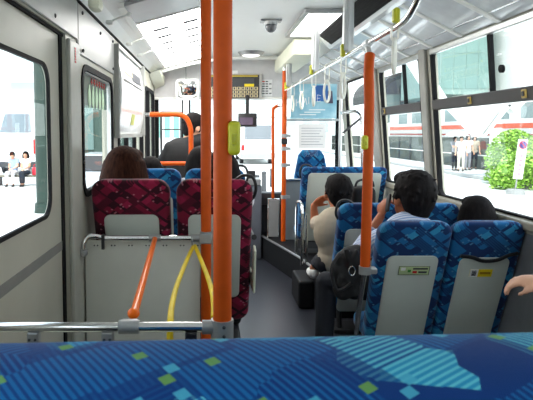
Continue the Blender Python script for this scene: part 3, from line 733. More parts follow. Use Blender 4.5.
# overhead strap rail on the right
RX, RZ0 = 0.808, 1.908
sr = thing('strap_rail', 'long overhead chrome rail carrying the hand straps on the right', 'rail', (RX, 3.5, RZ0))
mk('bar', MB().tube([(RX, 5.85, RZ0), (RX, 2.35, RZ0)]+bez([(RX, 2.35, RZ0), (RX, 2.22, RZ0+0.02), (RX+0.005, 2.12, RZ0+0.10), (RX+0.01, 2.08, RZ0+0.25), (RX+0.01, 2.07, 2.36)], 5)[1:], 0.014, 12), M['chrome'], sr, True)
for px in (288, 314, 346):
    y = F*RX/(px-PPX)
    hg = MB(); zt = 2.338 if px != 288 else 2.157
    hg.prism([(RX-0.010, y-0.03, RZ0+0.01), (RX-0.010, y+0.03, RZ0+0.01), (RX-0.010, y+0.045, zt), (RX-0.010, y-0.045, zt)], (0.02, 0, 0), 0.003, 1)
    hg.box((RX-0.028, y-0.028, RZ0+0.02), (RX+0.028, y+0.028, zt), 0.006, 1)
    h_ = mk('hanger', hg, M['alu'] if px != 288 else M['steel'], sr)
    mk('yellow_clip', MB().box((RX-0.042, y-0.018, RZ0-0.012), (RX-0.016, y+0.018, RZ0+0.062), 0.006, 1), M['button'], h_)
y = F*RX/(394-PPX)
mk('yellow_clip', MB().box((RX-0.02, y-0.02, RZ0+0.016), (RX+0.008, y+0.02, RZ0+0.08), 0.008, 1), M['button'], sr)
sp_px = [(292, 'foremost cream hand strap, farthest along the chrome rail'), (301, 'second cream hand strap from the front end of the rail'), (313, 'third cream hand strap from the front end of the rail'), (326, 'hand strap with round white ring facing the blue poster'), (342, 'hand strap beside the second grey hanger, before the blue poster edge'), (392, 'nearest and largest hand strap, right of the right orange pole')]
for k, (px, lab) in enumerate(sp_px):
    y = F*RX/(px-PPX)
    s = thing('hand_strap', lab, 'hand strap', (RX, y, RZ0-0.28), 'hand straps on the overhead rail')
    ln = 0.105 if k < 5 else 0.055
    bd = MB().ring(XZ(rrect(RX-0.016, RX+0.016, RZ0-ln, RZ0+0.019, 0.015), y-0.012), XZ(rrect(RX-0.0140, RX+0.0140, RZ0-ln+0.004, RZ0+0.0165, 0.014), y-0.012), (0, 0.024, 0))
    tw = math.radians((64, 62, 70, 50, 58, 66)[k])
    mk('hanging_band', bd, M['strap'], s, True)
    R_ = Matrix.Rotation(tw, 3, 'Z')
    ring = []
    for j in range(28):
        t = 2*PI*j/28
        
        pz = math.cos(t)*0.074
        wdt = 0.042*(1.0-0.25*max(0.0, math.cos(t)))
        v = R_ @ Vector((math.sin(t)*wdt, 0, 0))
        ring.append((RX+v.x, y+v.y, RZ0-ln-0.066+pz))
    mk('ring', MB().tube(ring, 0.0085, 8, closed=True), M['strap'], s, True)
# right orange pole rising from the seat back to the rail
x3 = P(368, 160, 2.72).x
zcl = P(366, 270, 2.72).z
p3 = thing('grab_pole', 'orange pole on the right between the aisle seat corner and the overhead rail', 'pole', (x3, 2.72, zcl), 'orange grab poles')
mk('grip', MB().tube(bez([(x3-0.004, 2.72, zcl), (x3, 2.72, 1.2), (x3, 2.72, 1.6), (x3-0.003, 2.73, 1.75), (RX+0.004, 2.78, 1.845)], 6), 0.0255, 18), M['orange'], p3, True)
mk('top_fitting', MB().tube([(RX+0.004, 2.78, 1.84), (RX, 2.80, RZ0-0.02)], 0.014, 10).cone((RX, 2.775, RZ0), (RX, 2.835, RZ0), 0.021, 0.021, 12), M['alu'], p3, True)
mk('seat_clamp', MB().cone((x3-0.004, 2.72, zcl-0.02), (x3-0.004, 2.72, zcl+0.02), 0.031, 0.031, 16).box((x3-0.03, 2.70, zcl-0.018), (x3+0.055, 2.745, zcl+0.014), 0.006, 1), M['steel'], p3, True)
mk('lower_stem', MB().tube([(x3-0.004, 2.72, zcl), (x3+0.0, 2.80, zcl-0.16), (x3+0.02, 2.95, zcl-0.42), (x3+0.02, 2.97, 0.0)], 0.014, 10), M['chrome'], p3, True)
bt = thing('stop_button', 'small yellow stop button on the right orange pole', 'button', (x3-0.02, 2.7, 1.4))
c = P(365.5, 142.5, 2.70); button(bt, c.x-0.004, 2.70, c.z, 0.03, 0.072)
# front poles
x4 = P(284, 150, 5.9).x
p4 = thing('grab_pole', 'slender orange pole at the front beside the clear driver partition', 'pole', (x4, 5.9, 0.25), 'orange grab poles')
mk('grip', MB().tube([(x4, 5.9, 0.26), (x4, 5.9, 2.12)], 0.026, 14), M['orange'], p4, True)
mk('top_sleeve', MB().tube([(x4, 5.9, 2.12), (x4, 5.9, 2.335)], 0.022, 14), M['alu'], p4, True)
for z in (1.42, 1.28, 1.1, 0.75):
    mk('clamp', MB().cone((x4, 5.9, z-0.02), (x4, 5.9, z+0.02), 0.033, 0.033, 12).box((x4, 5.88, z-0.015), (x4+0.07, 5.92, z+0.015)), M['steel'], p4, True)
mk('dark_reader', MB().box((x4-0.035, 5.85, 1.33), (x4+0.03, 5.88, 1.39), 0.005, 1), M['dark'], p4)
a = P(273, 180, 6.2); b = P(273, 113, 6.2)
g3 = thing('door_rail', 'thin orange hooped rail just left of the slender front pole', 'rail', (a.x, 6.2, 0.0), 'front orange hoops')
mk('hoop', MB().tube(bez([(a.x, 6.2, 0.001), (a.x, 6.2, 1.0), (b.x, 6.2, b.z-0.02), (b.x+0.02, 6.2, b.z+0.06), (b.x+0.07, 6.2, b.z+0.085)], 6), 0.018, 10), M['orange'], g3, True)
mk('top_joint', MB().tube([(b.x+0.06, 6.2, b.z+0.085), (b.x+0.12, 6.17, b.z+0.085)], 0.019, 10), M['chrome'], g3, True)
D5 = 5.2
pts = [P(150, 114.5, D5), P(165, 114.5, D5), P(178, 114.5, D5), P(186, 118, D5), P(190.5, 128, D5), P(191, 140, D5), P(191, 165, D5)]
g4 = thing('door_rail', 'orange rounded rail frame near the front door, left of the standing man', 'rail', (pts[-1].x, D5, 0.0), 'front orange hoops')
mk('hoop', MB().tube(bez(pts, 6)+[Vector((pts[-1].x, D5, 0.001))], 0.024, 12), M['orange'], g4, True)
a, b = P(153, 163.5, D5), P(191, 163.5, D5)
mk('lower_bar', MB().tube([(XL+0.01, D5, a.z), (b.x, D5, b.z)], 0.020, 12), M['orange'], g4, True)
mk('wall_joint', MB().tube([(XL-0.0, D5, pts[0].z), (pts[0].x+0.02, D5, pts[0].z)], 0.021, 12), M['chrome'], g4, True)

# ------------------------------------------------------------------ things on the walls
def wallboard(px0, px1, zt, zb):
    y0, y1 = -XL*F/(PPX-px0), -XL*F/(PPX-px1)
    return y0, y1
pb = thing('poster_board', 'glossy white poster board hung on the upper left wall', 'poster', (XL+0.03, 4.3, 1.44))
y0, y1 = 3.74, 4.98
n_ = 8
pr = []
for k in range(n_+1):
    t = k/n_; z = 1.44+0.60*t
    pr.append((XL+0.055-0.040*abs(2*t-1)**2.2, z))
bd = MB()
loop = [(x, y0, z) for x, z in pr]+[(x-0.012, y0, z) for x, z in pr[::-1]]
bd.prism(loop, (0, y1-y0, 0)); mk('board', bd, mat('glossy_white', rgb(244, 244, 244), 0.12), pb, True)
mk('frame', MB().box((XL+0.004, y0-0.010, 1.42), (XL+0.040, y0, 2.06), 0.004, 1).box((XL+0.004, y1, 1.42), (XL+0.062, y1+0.025, 2.06), 0.006, 1).box((XL+0.004, y0, 1.415), (XL+0.035, y1, 1.445)).box((XL+0.004, y0, 2.035), (XL+0.035, y1, 2.06)), M['greyplastic'], pb)
for (u0, u1, v0, v1, m) in ((0.15, 0.45, 0.74, 0.86, 'tan'), (0.45, 0.85, 0.70, 0.82, 'ink'), (0.42, 0.55, 0.12, 0.26, 'button'), (0.1, 0.9, 0.64, 0.655, 'darkgrey')):
    yA, yB_ = y0+(y1-y0)*u0, y0+(y1-y0)*u1
    zA, zB = 1.44+0.6*v0, 1.44+0.6*v1
    xa = XL+0.0565-0.040*abs(2*v0-1)**2.2; xb = XL+0.0565-0.040*abs(2*v1-1)**2.2
    mk('printed_patch', MB().prism([(xa, yA, zA), (xa, yB_, zA), (xb, yB_, zB), (xb, yA, zB)], (0.0025, 0, 0)), M[m], pb)
# window film: red lettering and pale green bottles on the rounded window
wf = thing('window_advert', 'dark advert on the rounded left window, red lettering above pale green bottles', 'advert', (XL-0.02, 3.3, 1.45))
xg = XL-0.026
mk('film', MB().box((xg, 2.92, 1.60), (xg+0.002, 3.60, 1.772)), mat('green_film', rgb(70, 100, 88), 0.3), wf)
for k in range(5):
    yy = 3.08+0.095*k
    b_ = MB().ell((xg+0.004, yy, 1.650), (0.003, 0.036, 0.058), seg=14, rings=8).ell((xg+0.004, yy, 1.70), (0.003, 0.014, 0.024), seg=10, rings=6)
    mk('bottle_print', b_, mat('pale_green_print', rgb(205, 236, 200), 0.5) if k == 0 else bpy.data.materials['pale_green_print'], wf, True)
for k in range(6):
    yy = 3.12+0.074*k
    lt = MB()
    lt.box((xg+0.002, yy, 1.738), (xg+0.0045, yy+0.050, 1.746)).box((xg+0.002, yy+0.017, 1.728), (xg+0.0045, yy+0.029, 1.766))
    if k % 2: lt.box((xg+0.002, yy, 1.756), (xg+0.0045, yy+0.050, 1.763))
    mk('red_letter', lt, M['red'], wf)
# mirror in the front corner
c = P(187.5, 89.5, 6.3)
mr = thing('interior_mirror', 'white framed square mirror under the front left header', 'mirror', (c.x, 6.3, c.z-0.12))
hw, hh = 0.135, 0.118
mk('frame', MB().ring(XZ(rrect(c.x-hw, c.x+hw, c.z-hh, c.z+hh, 0.045, 6), 6.28), XZ(rrect(c.x-hw+0.022, c.x+hw-0.022, c.z-hh+0.022, c.z+hh-0.022, 0.03, 6), 6.28), (0, 0.035, 0)), M['white'], mr, True)
gl = MB()
N = 10; vv = []
for i in range(N+1):
    for j in range(N+1):
        u, v = -1+2*i/N, -1+2*j/N
        vv.append(gl.bm.verts.new((c.x+u*(hw-0.02), 6.300+0.016*(u*u+v*v)-0.012-v*0.022, c.z+v*(hh-0.02))))
for i in range(N):
    for j in range(N):
        gl.bm.faces.new((vv[i*(N+1)+j], vv[(i+1)*(N+1)+j], vv[(i+1)*(N+1)+j+1], vv[i*(N+1)+j+1]))
mk('convex_glass', gl, M['mirror'], mr, True)
mk('back_shell', MB().box((c.x-hw+0.01, 6.325, c.z-hh+0.01), (c.x+hw-0.01, 6.35, c.z+hh-0.01), 0.02, 2), M['dark'], mr, True)
mk('stem', MB().tube([(c.x-0.02, 6.335, c.z+hh-0.02), (c.x-0.02, 6.335, 2.30)], 0.009, 8), M['steel'], mr, True)
# fare display
yf = 6.42
a, b = P(206, 98, yf), P(261, 74.5, yf)
fd = thing('fare_display', 'wide black fare display with rows of pale number cells above the windscreen', 'display', ((a.x+b.x)/2, yf, a.z))
mk('housing', MB().box((a.x-0.01, yf, a.z-0.01), (b.x+0.01, yf+0.066, b.z+0.01), 0.008, 1), mat('display_bezel', rgb(190, 186, 180), 0.4), fd)
mk('screen', MB().box((a.x, yf-0.006, a.z), (b.x-0.02, yf, b.z-0.004)), M['dark'], fd)
W_, H_ = b.x-0.02-a.x, b.z-a.z
mk('caption_strip', MB().box((a.x+0.01, yf-0.010, b.z-0.028), (b.x-0.04, yf-0.005, b.z-0.010)), mat('gold_print', rgb(190, 165, 60), 0.5), fd)
mk('stop_name_panel', MB().box((a.x+0.30*W_, yf-0.009, a.z+0.50*H_), (b.x-0.08, yf-0.005, a.z+0.84*H_)), M['darkgrey'], fd)
mk('yellow_strip', MB().box((a.x+0.72*W_, yf-0.012, a.z+0.485*H_), (a.x+0.90*W_, yf-0.006, a.z+0.60*H_)), M['yel'], fd)
mk('yellow_strip', MB().box((a.x, yf-0.012, a.z+0.46*H_), (a.x+0.03*W_, yf-0.006, a.z+0.58*H_)), M['yel'], fd)
for i in range(12):
    for j in range(3):
        cx_ = a.x+0.012+i*(W_-0.02)/12; cz_ = a.z+0.008+j*0.155*H_
        ce = mk('fare_cell', MB().box((cx_, yf-0.012, cz_), (cx_+(W_-0.02)/12-0.008, yf-0.005, cz_+0.13*H_)), M['tan'], fd)
        mk('digit', MB().box((cx_+0.010, yf-0.0145, cz_+0.006), (cx_+0.028, yf-0.011, cz_+0.11*H_)), M['ink'], ce)
a, b = P(261.5, 96, yf), P(273, 79, yf)
no = thing('notice_card', 'white printed notice card right of the fare display', 'notice', ((a.x+b.x)/2, yf+0.06, a.z))
mk('sheet', MB().box((a.x, yf+0.064, a.z), (b.x, yf+0.068, b.z)), M['paper'], no)
for k in range(6):
    z = b.z-0.03-0.028*k
    for q in range(3 if k % 2 else 2):
        mk('print_line', MB().box((a.x+0.012+0.042*q, yf+0.062, z), (a.x+0.044+0.04*q, yf+0.0645, z+0.012)), M['ink'] if k > 2 else M['red'] if k == 0 and q == 0 else M['ink'], no)
a, b = P(232.5, 75.5, 6.41), P(238, 70, 6.41)
o = mk('tag_card', MB().box((a.x, 6.470, a.z), (b.x, 6.485, b.z)), M['paper']); tag(o, 'tiny white card just above the fare display', 'notice')
# driver's partition: blue poster, clear sheet, notice, post
yd = 6.0
a, b = P(290.5, 118.5, yd), P(337, 84, yd)
bp = thing('poster_board', 'pale blue poster with white lettering behind the hand straps', 'poster', ((a.x+b.x)/2, yd, a.z))
nt = NT('blue_poster'); tc = nt.n('ShaderNodeTexCoord'); s_ = nt.n('ShaderNodeSeparateXYZ'); nt.l(tc.outputs['Object'], s_.inputs[0])
nz = noise(nt, tc.outputs['Object'], 7, 4)
M['poster'] = nt.bsdf(nt.ramp(nz, [(0.3, rgb(120, 176, 198)), (0.55, rgb(152, 200, 216)), (0.75, rgb(186, 220, 230))]), 0.3)
mk('sheet', MB().box((a.x, yd, a.z), (b.x, yd+0.008, b.z)), M['poster'], bp)
W_, H_ = b.x-a.x, b.z-a.z
mk('sea_picture', MB().box((a.x+0.48*W_, yd-0.004, a.z+0.50*H_), (a.x+0.80*W_, yd, a.z+0.96*H_)), mat('deep_blue_print', rgb(48, 102, 172), 0.4), bp)
mk('dark_picture', MB().prism([(a.x+0.80*W_, yd-0.004, a.z+0.44*H_), (a.x+0.92*W_, yd-0.004, a.z+0.44*H_), (a.x+0.90*W_, yd-0.004, a.z+0.80*H_), (a.x+0.80*W_, yd-0.004, a.z+0.80*H_)], (0, 0.004, 0)), mat('dusk_print', rgb(66, 62, 84), 0.4), bp)
lx = a.x+0.12*W_
def strokes(lst, x0, z0, s):
    mb = MB()
    for (u0, v0, u1, v1) in lst: mb.tube([(x0+u0*s, yd-0.001, z0+v0*s), (x0+u1*s, yd-0.001, z0+v1*s)], 0.0042, 6)
    return mb
for k, st in enumerate(([(0, 0, 0, 1), (0, 0.5, .6, .7), (.6, 0, .6, 1)], [(0, 0, .2, 1), (.2, 1, .4, .3), (.4, .3, .6, 1), (.6, 1, .8, 0)], [(0.3, 0, .3, 1)], [(0, 0, 0, 1), (0, .5, .5, 1), (0, .5, .5, 0)], [(0, 0, 0, 1), (0, 1, .5, .9), (0, 0, .5, .1), (0, .5, .4, .5)])):
    mk('white_letter', strokes(st, lx+0.058*k, a.z+0.36*H_+0.012*k, 0.075), M['paper'], bp, True)
for k in range(3):
    mk('white_line', MB().box((a.x+(0.2+0.1*k)*W_, yd-0.004, a.z+(0.10+0.07*k)*H_), (a.x+(0.55+0.1*k)*W_, yd, a.z+(0.125+0.07*k)*H_)), M['paper'], bp)
a2, b2 = P(289, 180, yd), P(341, 119, yd)
dp = thing('driver_partition', 'clear sheet on a chrome post behind the driver seat', 'partition', ((a2.x+b2.x)/2, yd+0.02, 0.25))
mk('clear_sheet', MB().box((x4+0.03, yd+0.012, 0.90), (b2.x, yd+0.018, a.z+0.02)), M['acrylic'], dp)
mk('post', MB().tube([(b2.x+0.0, yd+0.02, 0.251), (b2.x, yd+0.02, 2.336)], 0.02, 12), M['alu'], dp, True)
mk('top_rail', MB().tube([(x4+0.03, yd+0.022, b.z+0.015), (b2.x, yd+0.022, b.z+0.015)], 0.012, 10).tube([(x4+0.03, yd+0.022, a.z-0.015), (b2.x, yd+0.022, a.z-0.015)], 0.012, 10), M['alu'], dp, True)
mk('lower_board', MB().box((x4+0.035, yd+0.006, 0.252), (b2.x, yd+0.022, 0.92), 0.004, 1), mat('partition_lower', rgb(120, 128, 132), 0.4), dp)
mk('lower_rail', MB().tube([(x4+0.03, yd+0.0, 0.93), (b2.x, yd+0.0, 0.93)], 0.016, 10), M['chrome'], dp, True)
a3, b3 = P(298.5, 148.5, yd), P(326, 124, yd)
ns = thing('notice_sheet', 'white printed notice taped below the pale blue poster', 'notice', ((a3.x+b3.x)/2, yd, a3.z))
mk('sheet', MB().box((a3.x, yd+0.007, a3.z), (b3.x, yd+0.0115, b3.z)), M['paper'], ns)
for k in range(7):
    mk('print_line', MB().box((a3.x+0.03, yd+0.0055, b3.z-0.05-0.03*k), (b3.x-0.03-0.02*(k % 3), yd+0.0075, b3.z-0.043-0.03*k)), mat('faint_ink', rgb(170, 172, 178), 0.6) if k == 0 else bpy.data.materials['faint_ink'], ns)
# driver's seat
ds = thing('driver_seat', 'blue driver seat with narrow head end beyond the clear partition', 'seat', (1.14, 6.3, 0.25))
c0, c1, c2, c3 = P(293, 185, 6.15), P(331, 185, 6.15), P(323, 150, 6.15), P(301, 150, 6.15)
mk('backrest', MB().prism([(c0.x, 6.15, c0.z-0.2), (c1.x, 6.15, c1.z-0.2), (c1.x-0.02, 6.15, c1.z+0.08), (c2.x+0.02, 6.15, c2.z-0.06), (c2.x-0.03, 6.15, c2.z), (c3.x+0.03, 6.15, c3.z), (c3.x-0.02, 6.15, c3.z-0.06), (c0.x+0.02, 6.15, c0.z+0.08)], (0, 0.12, 0), 0.03, 3), M['blue'], ds, True)
mk('cushion', MB().box((c0.x, 6.2, 0.62), (c1.x, 6.34, 0.74), 0.04, 2), M['blue'], ds, True)
mk('pedestal', MB().box((c0.x+0.1, 6.2, 0.252), (c1.x-0.1, 6.33, 0.63), 0.01, 1), M['dark'], ds)
# driver side chrome rail by the window
c_ = [P(341, 113, 5.6), P(352, 111.5, 5.6), P(358, 112, 5.6), P(361.5, 118, 5.6), P(362, 135, 5.6), P(362, 170, 5.6)]
cr = thing('grab_rail', 'bent chrome rail near the driver window, left of the right orange pole', 'rail', (c_[-1].x, 5.6, 0.25))
mk('bar', MB().tube(bez(c_, 6)+[Vector((c_[-1].x, 5.6, 0.251))], 0.018, 10), M['chrome'], cr, True)
mk('brace', MB().tube([P(343, 133, 5.6), P(361, 118, 5.6)], 0.012, 8), M['darkgrey'], cr, True)
# grey guard panel by the platform edge
a, b = P(268, 239, 6.1), P(279, 200, 6.1)
gp = thing('guard_screen', 'small grey guard panel in chrome frame beside the front step', 'panel', ((a.x+b.x)/2, 6.1, 0.25))
mk('board', MB().box((a.x, 6.09, 0.27), (b.x, 6.11, b.z), 0.003, 1), mat('guard_grey', rgb(140, 142, 142), 0.4), gp)
mk('frame', MB().tube([(a.x, 6.1, 0.251), (a.x, 6.1, b.z+0.01), (b.x, 6.1, b.z+0.01), (b.x, 6.1, 0.251)], 0.012, 8), M['chrome'], gp, True)
# fare box at the front of the aisle
fb = thing('fare_box', 'dark fare box with silver trim at the front of the aisle', 'fare box', (0.5, 6.25, 0.0))
mk('cabinet', MB().box((0.40, 6.12, 0.001), (0.59, 6.34, 0.86), 0.02, 2), mat('fare_grey', rgb(98, 102, 110), 0.4), fb, True)
mk('coin_tray', MB().box((0.41, 6.10, 0.86), (0.58, 6.33, 0.93), 0.01, 2), M['steel'], fb)
mk('card_reader', MB().box((0.43, 6.14, 0.93), (0.52, 6.22, 1.02), 0.01, 2), M['dark'], fb)
# dashboard and the big outside mirror housing in the windscreen
db = thing('dashboard', 'dark dashboard shelf under the bright windscreen', 'dashboard', (0.9, 6.42, 0.6))
mk('shelf', MB().box((-0.2, 6.36, 0.60), (1.55, 6.485, 0.745), 0.03, 2), M['darkgrey'], db, True)
c = P(247.5, 120.5, 6.38)
mo = thing('monitor', 'small dark monitor with bracket hanging in the windscreen right of the thick pole', 'monitor', (c.x, 6.38, c.z-0.08))
mk('case', MB().box((c.x-0.11, 6.36, c.z-0.075), (c.x+0.11, 6.41, c.z+0.085), 0.012, 2), M['dark'], mo, True)
mk('screen', MB().box((c.x-0.095, 6.356, c.z-0.05), (c.x+0.06, 6.3615, c.z+0.035)), mat('dim_screen', rgb(92, 74, 96), 0.15), mo)
mk('ceiling_mount', MB().box((c.x-0.02, 6.39, c.z+0.07), (c.x+0.02, 6.43, c.z+0.30), 0.006, 1), M['dark'], mo)
# black bag on the window seat of the second right row
c = P(364.5, 193, 3.95)
bg = thing('backpack', 'black bag with arched handle standing on the seat beside the beige-shirted man', 'bag', (c.x, 4.0, 0.345))
mk('body', MB().box((c.x-0.075, 3.96, 0.345), (c.x+0.10, 4.12, c.z+0.045), 0.05, 4), M['shirtblack'], bg, True)
mk('handle', MB().tube(bez([(c.x-0.06, 3.98, c.z+0.045), (c.x-0.045, 3.97, c.z+0.085), (c.x+0.01, 3.965, c.z+0.10), (c.x+0.06, 3.97, c.z+0.085), (c.x+0.075, 3.98, c.z+0.045)], 5), 0.009, 8), M['dark'], bg, True)
# ------------------------------------------------------------------ people
def V(*a): return Vector(a)
SEAT = dict(pelvis=(0, 0, .53), belly=(0, -.015, .68), chest=(0, -.035, .88), sh=.185, shz=.985, shy=-.035, neck=(0, -.02, 1.05), head=(0, .01, 1.165),
            elL=(-.25, .03, .74), wrL=(-.15, .25, .62), elR=(.25, .03, .74), wrR=(.15, .25, .62),
            hip=.09, knL=(-.12, .43, .51), anL=(-.12, .43, .09), knR=(.12, .43, .51), anR=(.12, .43, .09))
STAND = dict(pelvis=(0, 0, .92), belly=(0, .0, 1.08), chest=(0, .0, 1.26), sh=.19, shz=1.40, shy=-.01, neck=(0, .01, 1.47), head=(0, .03, 1.60),
             elL=(-.25, .0, 1.12), wrL=(-.25, .10, .88), elR=(.25, .0, 1.12), wrR=(.25, .10, .88),
             hip=.09, knL=(-.10, .03, .50), anL=(-.10, 0, .08), knR=(.10, .03, .50), anR=(.10, 0, .08))
def rem(o, vox):
    m = o.modifiers.new('surface', 'REMESH'); m.mode = 'VOXEL'; m.voxel_size = vox; m.use_smooth_shade = True
    s = o.modifiers.new('soft', 'SMOOTH'); s.factor = 0.5; s.iterations = 3
    return o
def person(label, loc, base, rotz=0.0, over=None, s=1.0, skin='skin', shirt='shirtwhite', trousers='trouser', hair='hairblack', style='short', vox=0.010,
           hyaw=0.0, hroll=0.0, hpitch=0.0, hs=1.0, sleeve=0.55, shoes='shoeblack', fingers=(), curl=0.5, group=None, collar=None, thick=0.0, hand_dir=None):
    j = dict(base); j.update(over or {})
    t = thing('person', label, 'person', loc, group)
    R = Matrix.Rotation(rotz, 3, 'Z')
    L = Vector(loc)
    def W(p): return L + R @ (Vector(p)*s)
    H = Vector(j['head']); sh = j['sh']
    ch = Vector(j['chest'])
    tilt = j.get('tilt', 0.0)
    shL = V(ch.x-sh, j['shy'], j['shz']-tilt); shR = V(ch.x+sh, j['shy'], j['shz']+tilt)
    if 'shLp' in j: shL = V(*j['shLp'])
    if 'shRp' in j: shR = V(*j['shRp'])
    pel = Vector(j['pelvis']); hpL = pel+V(-j['hip'], 0, -.02); hpR = pel+V(j['hip'], 0, -.02)
    def limb(mb, a, b, r0, r1, seg=12):
        mb.tube([W(a), W(b)], r0, seg, radii=[r0*s, r1*s]); mb.ell(W(a), r0*s, seg=12, rings=8); mb.ell(W(b), r1*s, seg=12, rings=8)
    def ellp(mb, c, r, Rl=None):
        mb.ell(W(c), tuple(x*s for x in r), R @ (Rl if Rl is not None else Matrix.Identity(3)), 18, 12)
    HR = Matrix.Rotation(hyaw, 3, 'Z') @ Matrix.Rotation(hroll, 3, 'Y') @ Matrix.Rotation(hpitch, 3, 'X')
    def hp(x, y, z): return H + (HR @ Vector((x, y, z)))*hs
    def torso(mb, g):
        w_ = j.get('wide', 0.0)
        ellp(mb, pel, (.155+g, .115+g, .12+g)); ellp(mb, Vector(j['belly']), (.14+g+thick+w_, .105+g+thick, .15+g))
        ellp(mb, ch, (min(.165, j['sh']*.95)+g+thick+w_, .112+g+thick, .17+g))
        limb(mb, shL, shR, .062+g, .062+g); limb(mb, ch+V(0, 0, .03), pel, .11+g, .11+g)
    b = MB()
    torso(b, 0)
    limb(b, Vector(j['neck'])-V(0, 0, .05), H-V(0, 0, .03), .056, .052)
    for (S_, E_, W_) in ((shL, 'elL', 'wrL'), (shR, 'elR', 'wrR')):
        limb(b, S_, j[E_], .050, .039); limb(b, j[E_], j[W_], .040, .026)
    # hands: palm, four unequal fingers, thumb from the palm's side
    for side, (E_, W_) in ((-1, ('elL', 'wrL')), (1, ('elR', 'wrR'))):
        wr = Vector(j[W_]); d = (wr-Vector(j[E_])).normalized()
        key = 'hdL' if side < 0 else 'hdR'
        if key in j: d = Vector(j[key]).normalized()
        nrm = Vector(j.get('hnL' if side < 0 else 'hnR', (0, 0, -1)))
        nrm = (nrm-d*nrm.dot(d)).normalized(); sd = d.cross(nrm).normalized()*(-side)
        cu = j.get('curlL' if side < 0 else 'curlR', curl)
        pc = wr+d*.048
        ellp_R = Matrix((sd, d, nrm)).transposed()
        b.ell(W(pc), (.041*s, .052*s, .018*s), R @ ellp_R, 14, 10)
        for k, (off, ln) in enumerate(((.030, .072), (.010, .082), (-.010, .076), (-.029, .060))):
            p0 = pc+d*.030+sd*off*0.9; a1, a2, a3 = cu*.5, cu*1.3, cu*2.0
            q = [p0]
            for a_, f_ in ((a1, .45), (a2, .32), (a3, .25)):
                q.append(q[-1]+(d*math.cos(a_)+nrm*math.sin(a_)).normalized()*ln*f_+sd*off*.05)
            b.tube([W(x) for x in q], .008, 8, radii=[.0098*s, .0092*s, .0085*s, .0072*s]); b.ell(W(q[-1]), .0074*s, seg=8, rings=6)
        q = [pc-d*.02+sd*.030, pc+d*.012+sd*.055+nrm*.008, pc+d*.040+sd*.058+nrm*(.012+.02*cu)]
        b.tube([W(x) for x in q], .011, 8, radii=[.014*s, .0115*s, .009*s]); b.ell(W(q[-1]), .009*s, seg=8, rings=6)
    # head: cranium, face, jaw, nose, ears
    def hell(mb, c, r): mb.ell(W(hp(*c)), tuple(x*s*hs for x in r), R @ HR, 18, 14)
    hell(b, (0, -.008, .022), (.076, .094, .095)); hell(b, (0, .022, -.035), (.060, .066, .078)); hell(b, (0, .045, -.075), (.036, .036, .030))
    hell(b, (0, .092, -.015), (.013, .018, .022)); hell(b, (0, .080, .012), (.010, .014, .03))
    for sx in (-1, 1): hell(b, (sx*.080, -.005, -.012), (.011, .020, .032))
    hell(b, (0, .082, -.052), (.024, .010, .010))
    for sx, K, A in ((-1, 'knL', 'anL'), (1, 'knR', 'anR')):
        hpp = hpL if sx < 0 else hpR
        limb(b, hpp, j[K], .078, .052); limb(b, j[K], j[A], .052, .036)
    rem(mk('body', b, M[skin], t), vox)
    # shirt with sleeves, open at the neck
    c = MB(); torso(c, .014)
    for (S_, E_, W_) in ((shL, 'elL', 'wrL'), (shR, 'elR', 'wrR')):
        E = Vector(j[E_]); Wp = Vector(j[W_])
        if sleeve <= 1: c.tube([W(S_), W(S_.lerp(E, sleeve))], .06, 12, radii=[.066*s, .064*s]); c.ell(W(S_), .067*s)
        else:
            limb(c, S_, E, .066, .054); c.tube([W(E), W(E.lerp(Wp, sleeve-1))], .05, 12, radii=[.054*s, .042*s])
    shirt_o = rem(mk('shirt', c, M[shirt], t), vox)
    if collar:
        nk = Vector(j['neck'])
        cl = MB().tube([W(nk+V(math.cos(a_)*.066, math.sin(a_)*.066+.004, -.004+.012*math.sin(-a_))) for a_ in [2*PI*k/20 for k in range(20)]], .018*s, 8, closed=True)
        mk('collar', cl, M[collar], shirt_o, True)
    # trousers
    c = MB(); ellp(c, pel, (.168, .128, .125))
    for sx, K, A in ((-1, 'knL', 'anL'), (1, 'knR', 'anR')):
        hpp = hpL if sx < 0 else hpR
        limb(c, hpp, j[K], .092, .068); c.tube([W(j[K]), W(Vector(j[K]).lerp(Vector(j[A]), .93))], .06, 12, radii=[.067*s, .054*s])
    rem(mk('trousers', c, M[trousers], t), vox)
    for sx, A in ((-1, 'anL'), (1, 'anR')):
        a = Vector(j[A]); f = Vector(j.get('ft', (0, 1, 0)))
        sb = MB(); sb.ell(W(a+V(0, 0, -.035)), (.045*s, .05*s, .05*s)); 
        ctr = a+f*.07+V(0, 0, -.052)
        Rf = Matrix((Vector((f.y, -f.x, 0)), f, Vector((0, 0, 1)))).transposed()
        sb.ell(W(ctr), (.044*s, .125*s, .034*s), R @ Rf, 16, 10)
        rem(mk('shoe', sb, M[shoes], t, True), max(vox, .010))
    # hair
    hmb = MB()
    def hh(c, r): hmb.ell(W(hp(*c)), tuple(x*s*hs for x in r), R @ HR, 20, 14)
    hh((0, -.022, .040), (.090, .100, .094)); hh((0, -.050, .0), (.080, .062, .085))
    hh((0, .050, .082), (.066, .048, .040))
    rnd = random.Random(hash(label) % 1000 if False else sum(map(ord, label)))
    if style in ('short', 'spiky'):
        nn = 260 if style == 'spiky' else 170
        for k in range(nn):
            th = rnd.uniform(0, 2*PI); ph = rnd.uniform(-.35, 1.45)
            dx, dy, dz = math.cos(ph)*math.cos(th), math.cos(ph)*math.sin(th), math.sin(ph)
            if dy > .45 and dz < .55: continue
            p0 = V(dx*.080, -.022+dy*.090, .036+dz*.084)
            ln = (.008 if style == 'short' else .013)
            tip = p0+V(dx*ln, dy*ln, dz*ln*0.6-(.020 if dz < .6 else -.006))+V(rnd.uniform(-.012, .012), rnd.uniform(-.012, .012), 0)
            hmb.tube([W(hp(*p0)), W(hp(*tip))], .02, 6, radii=[.010*s*hs, .004*s*hs])
        for sx in (-1, 1): hh((sx*.072, .012, -.002), (.014, .022, .040))
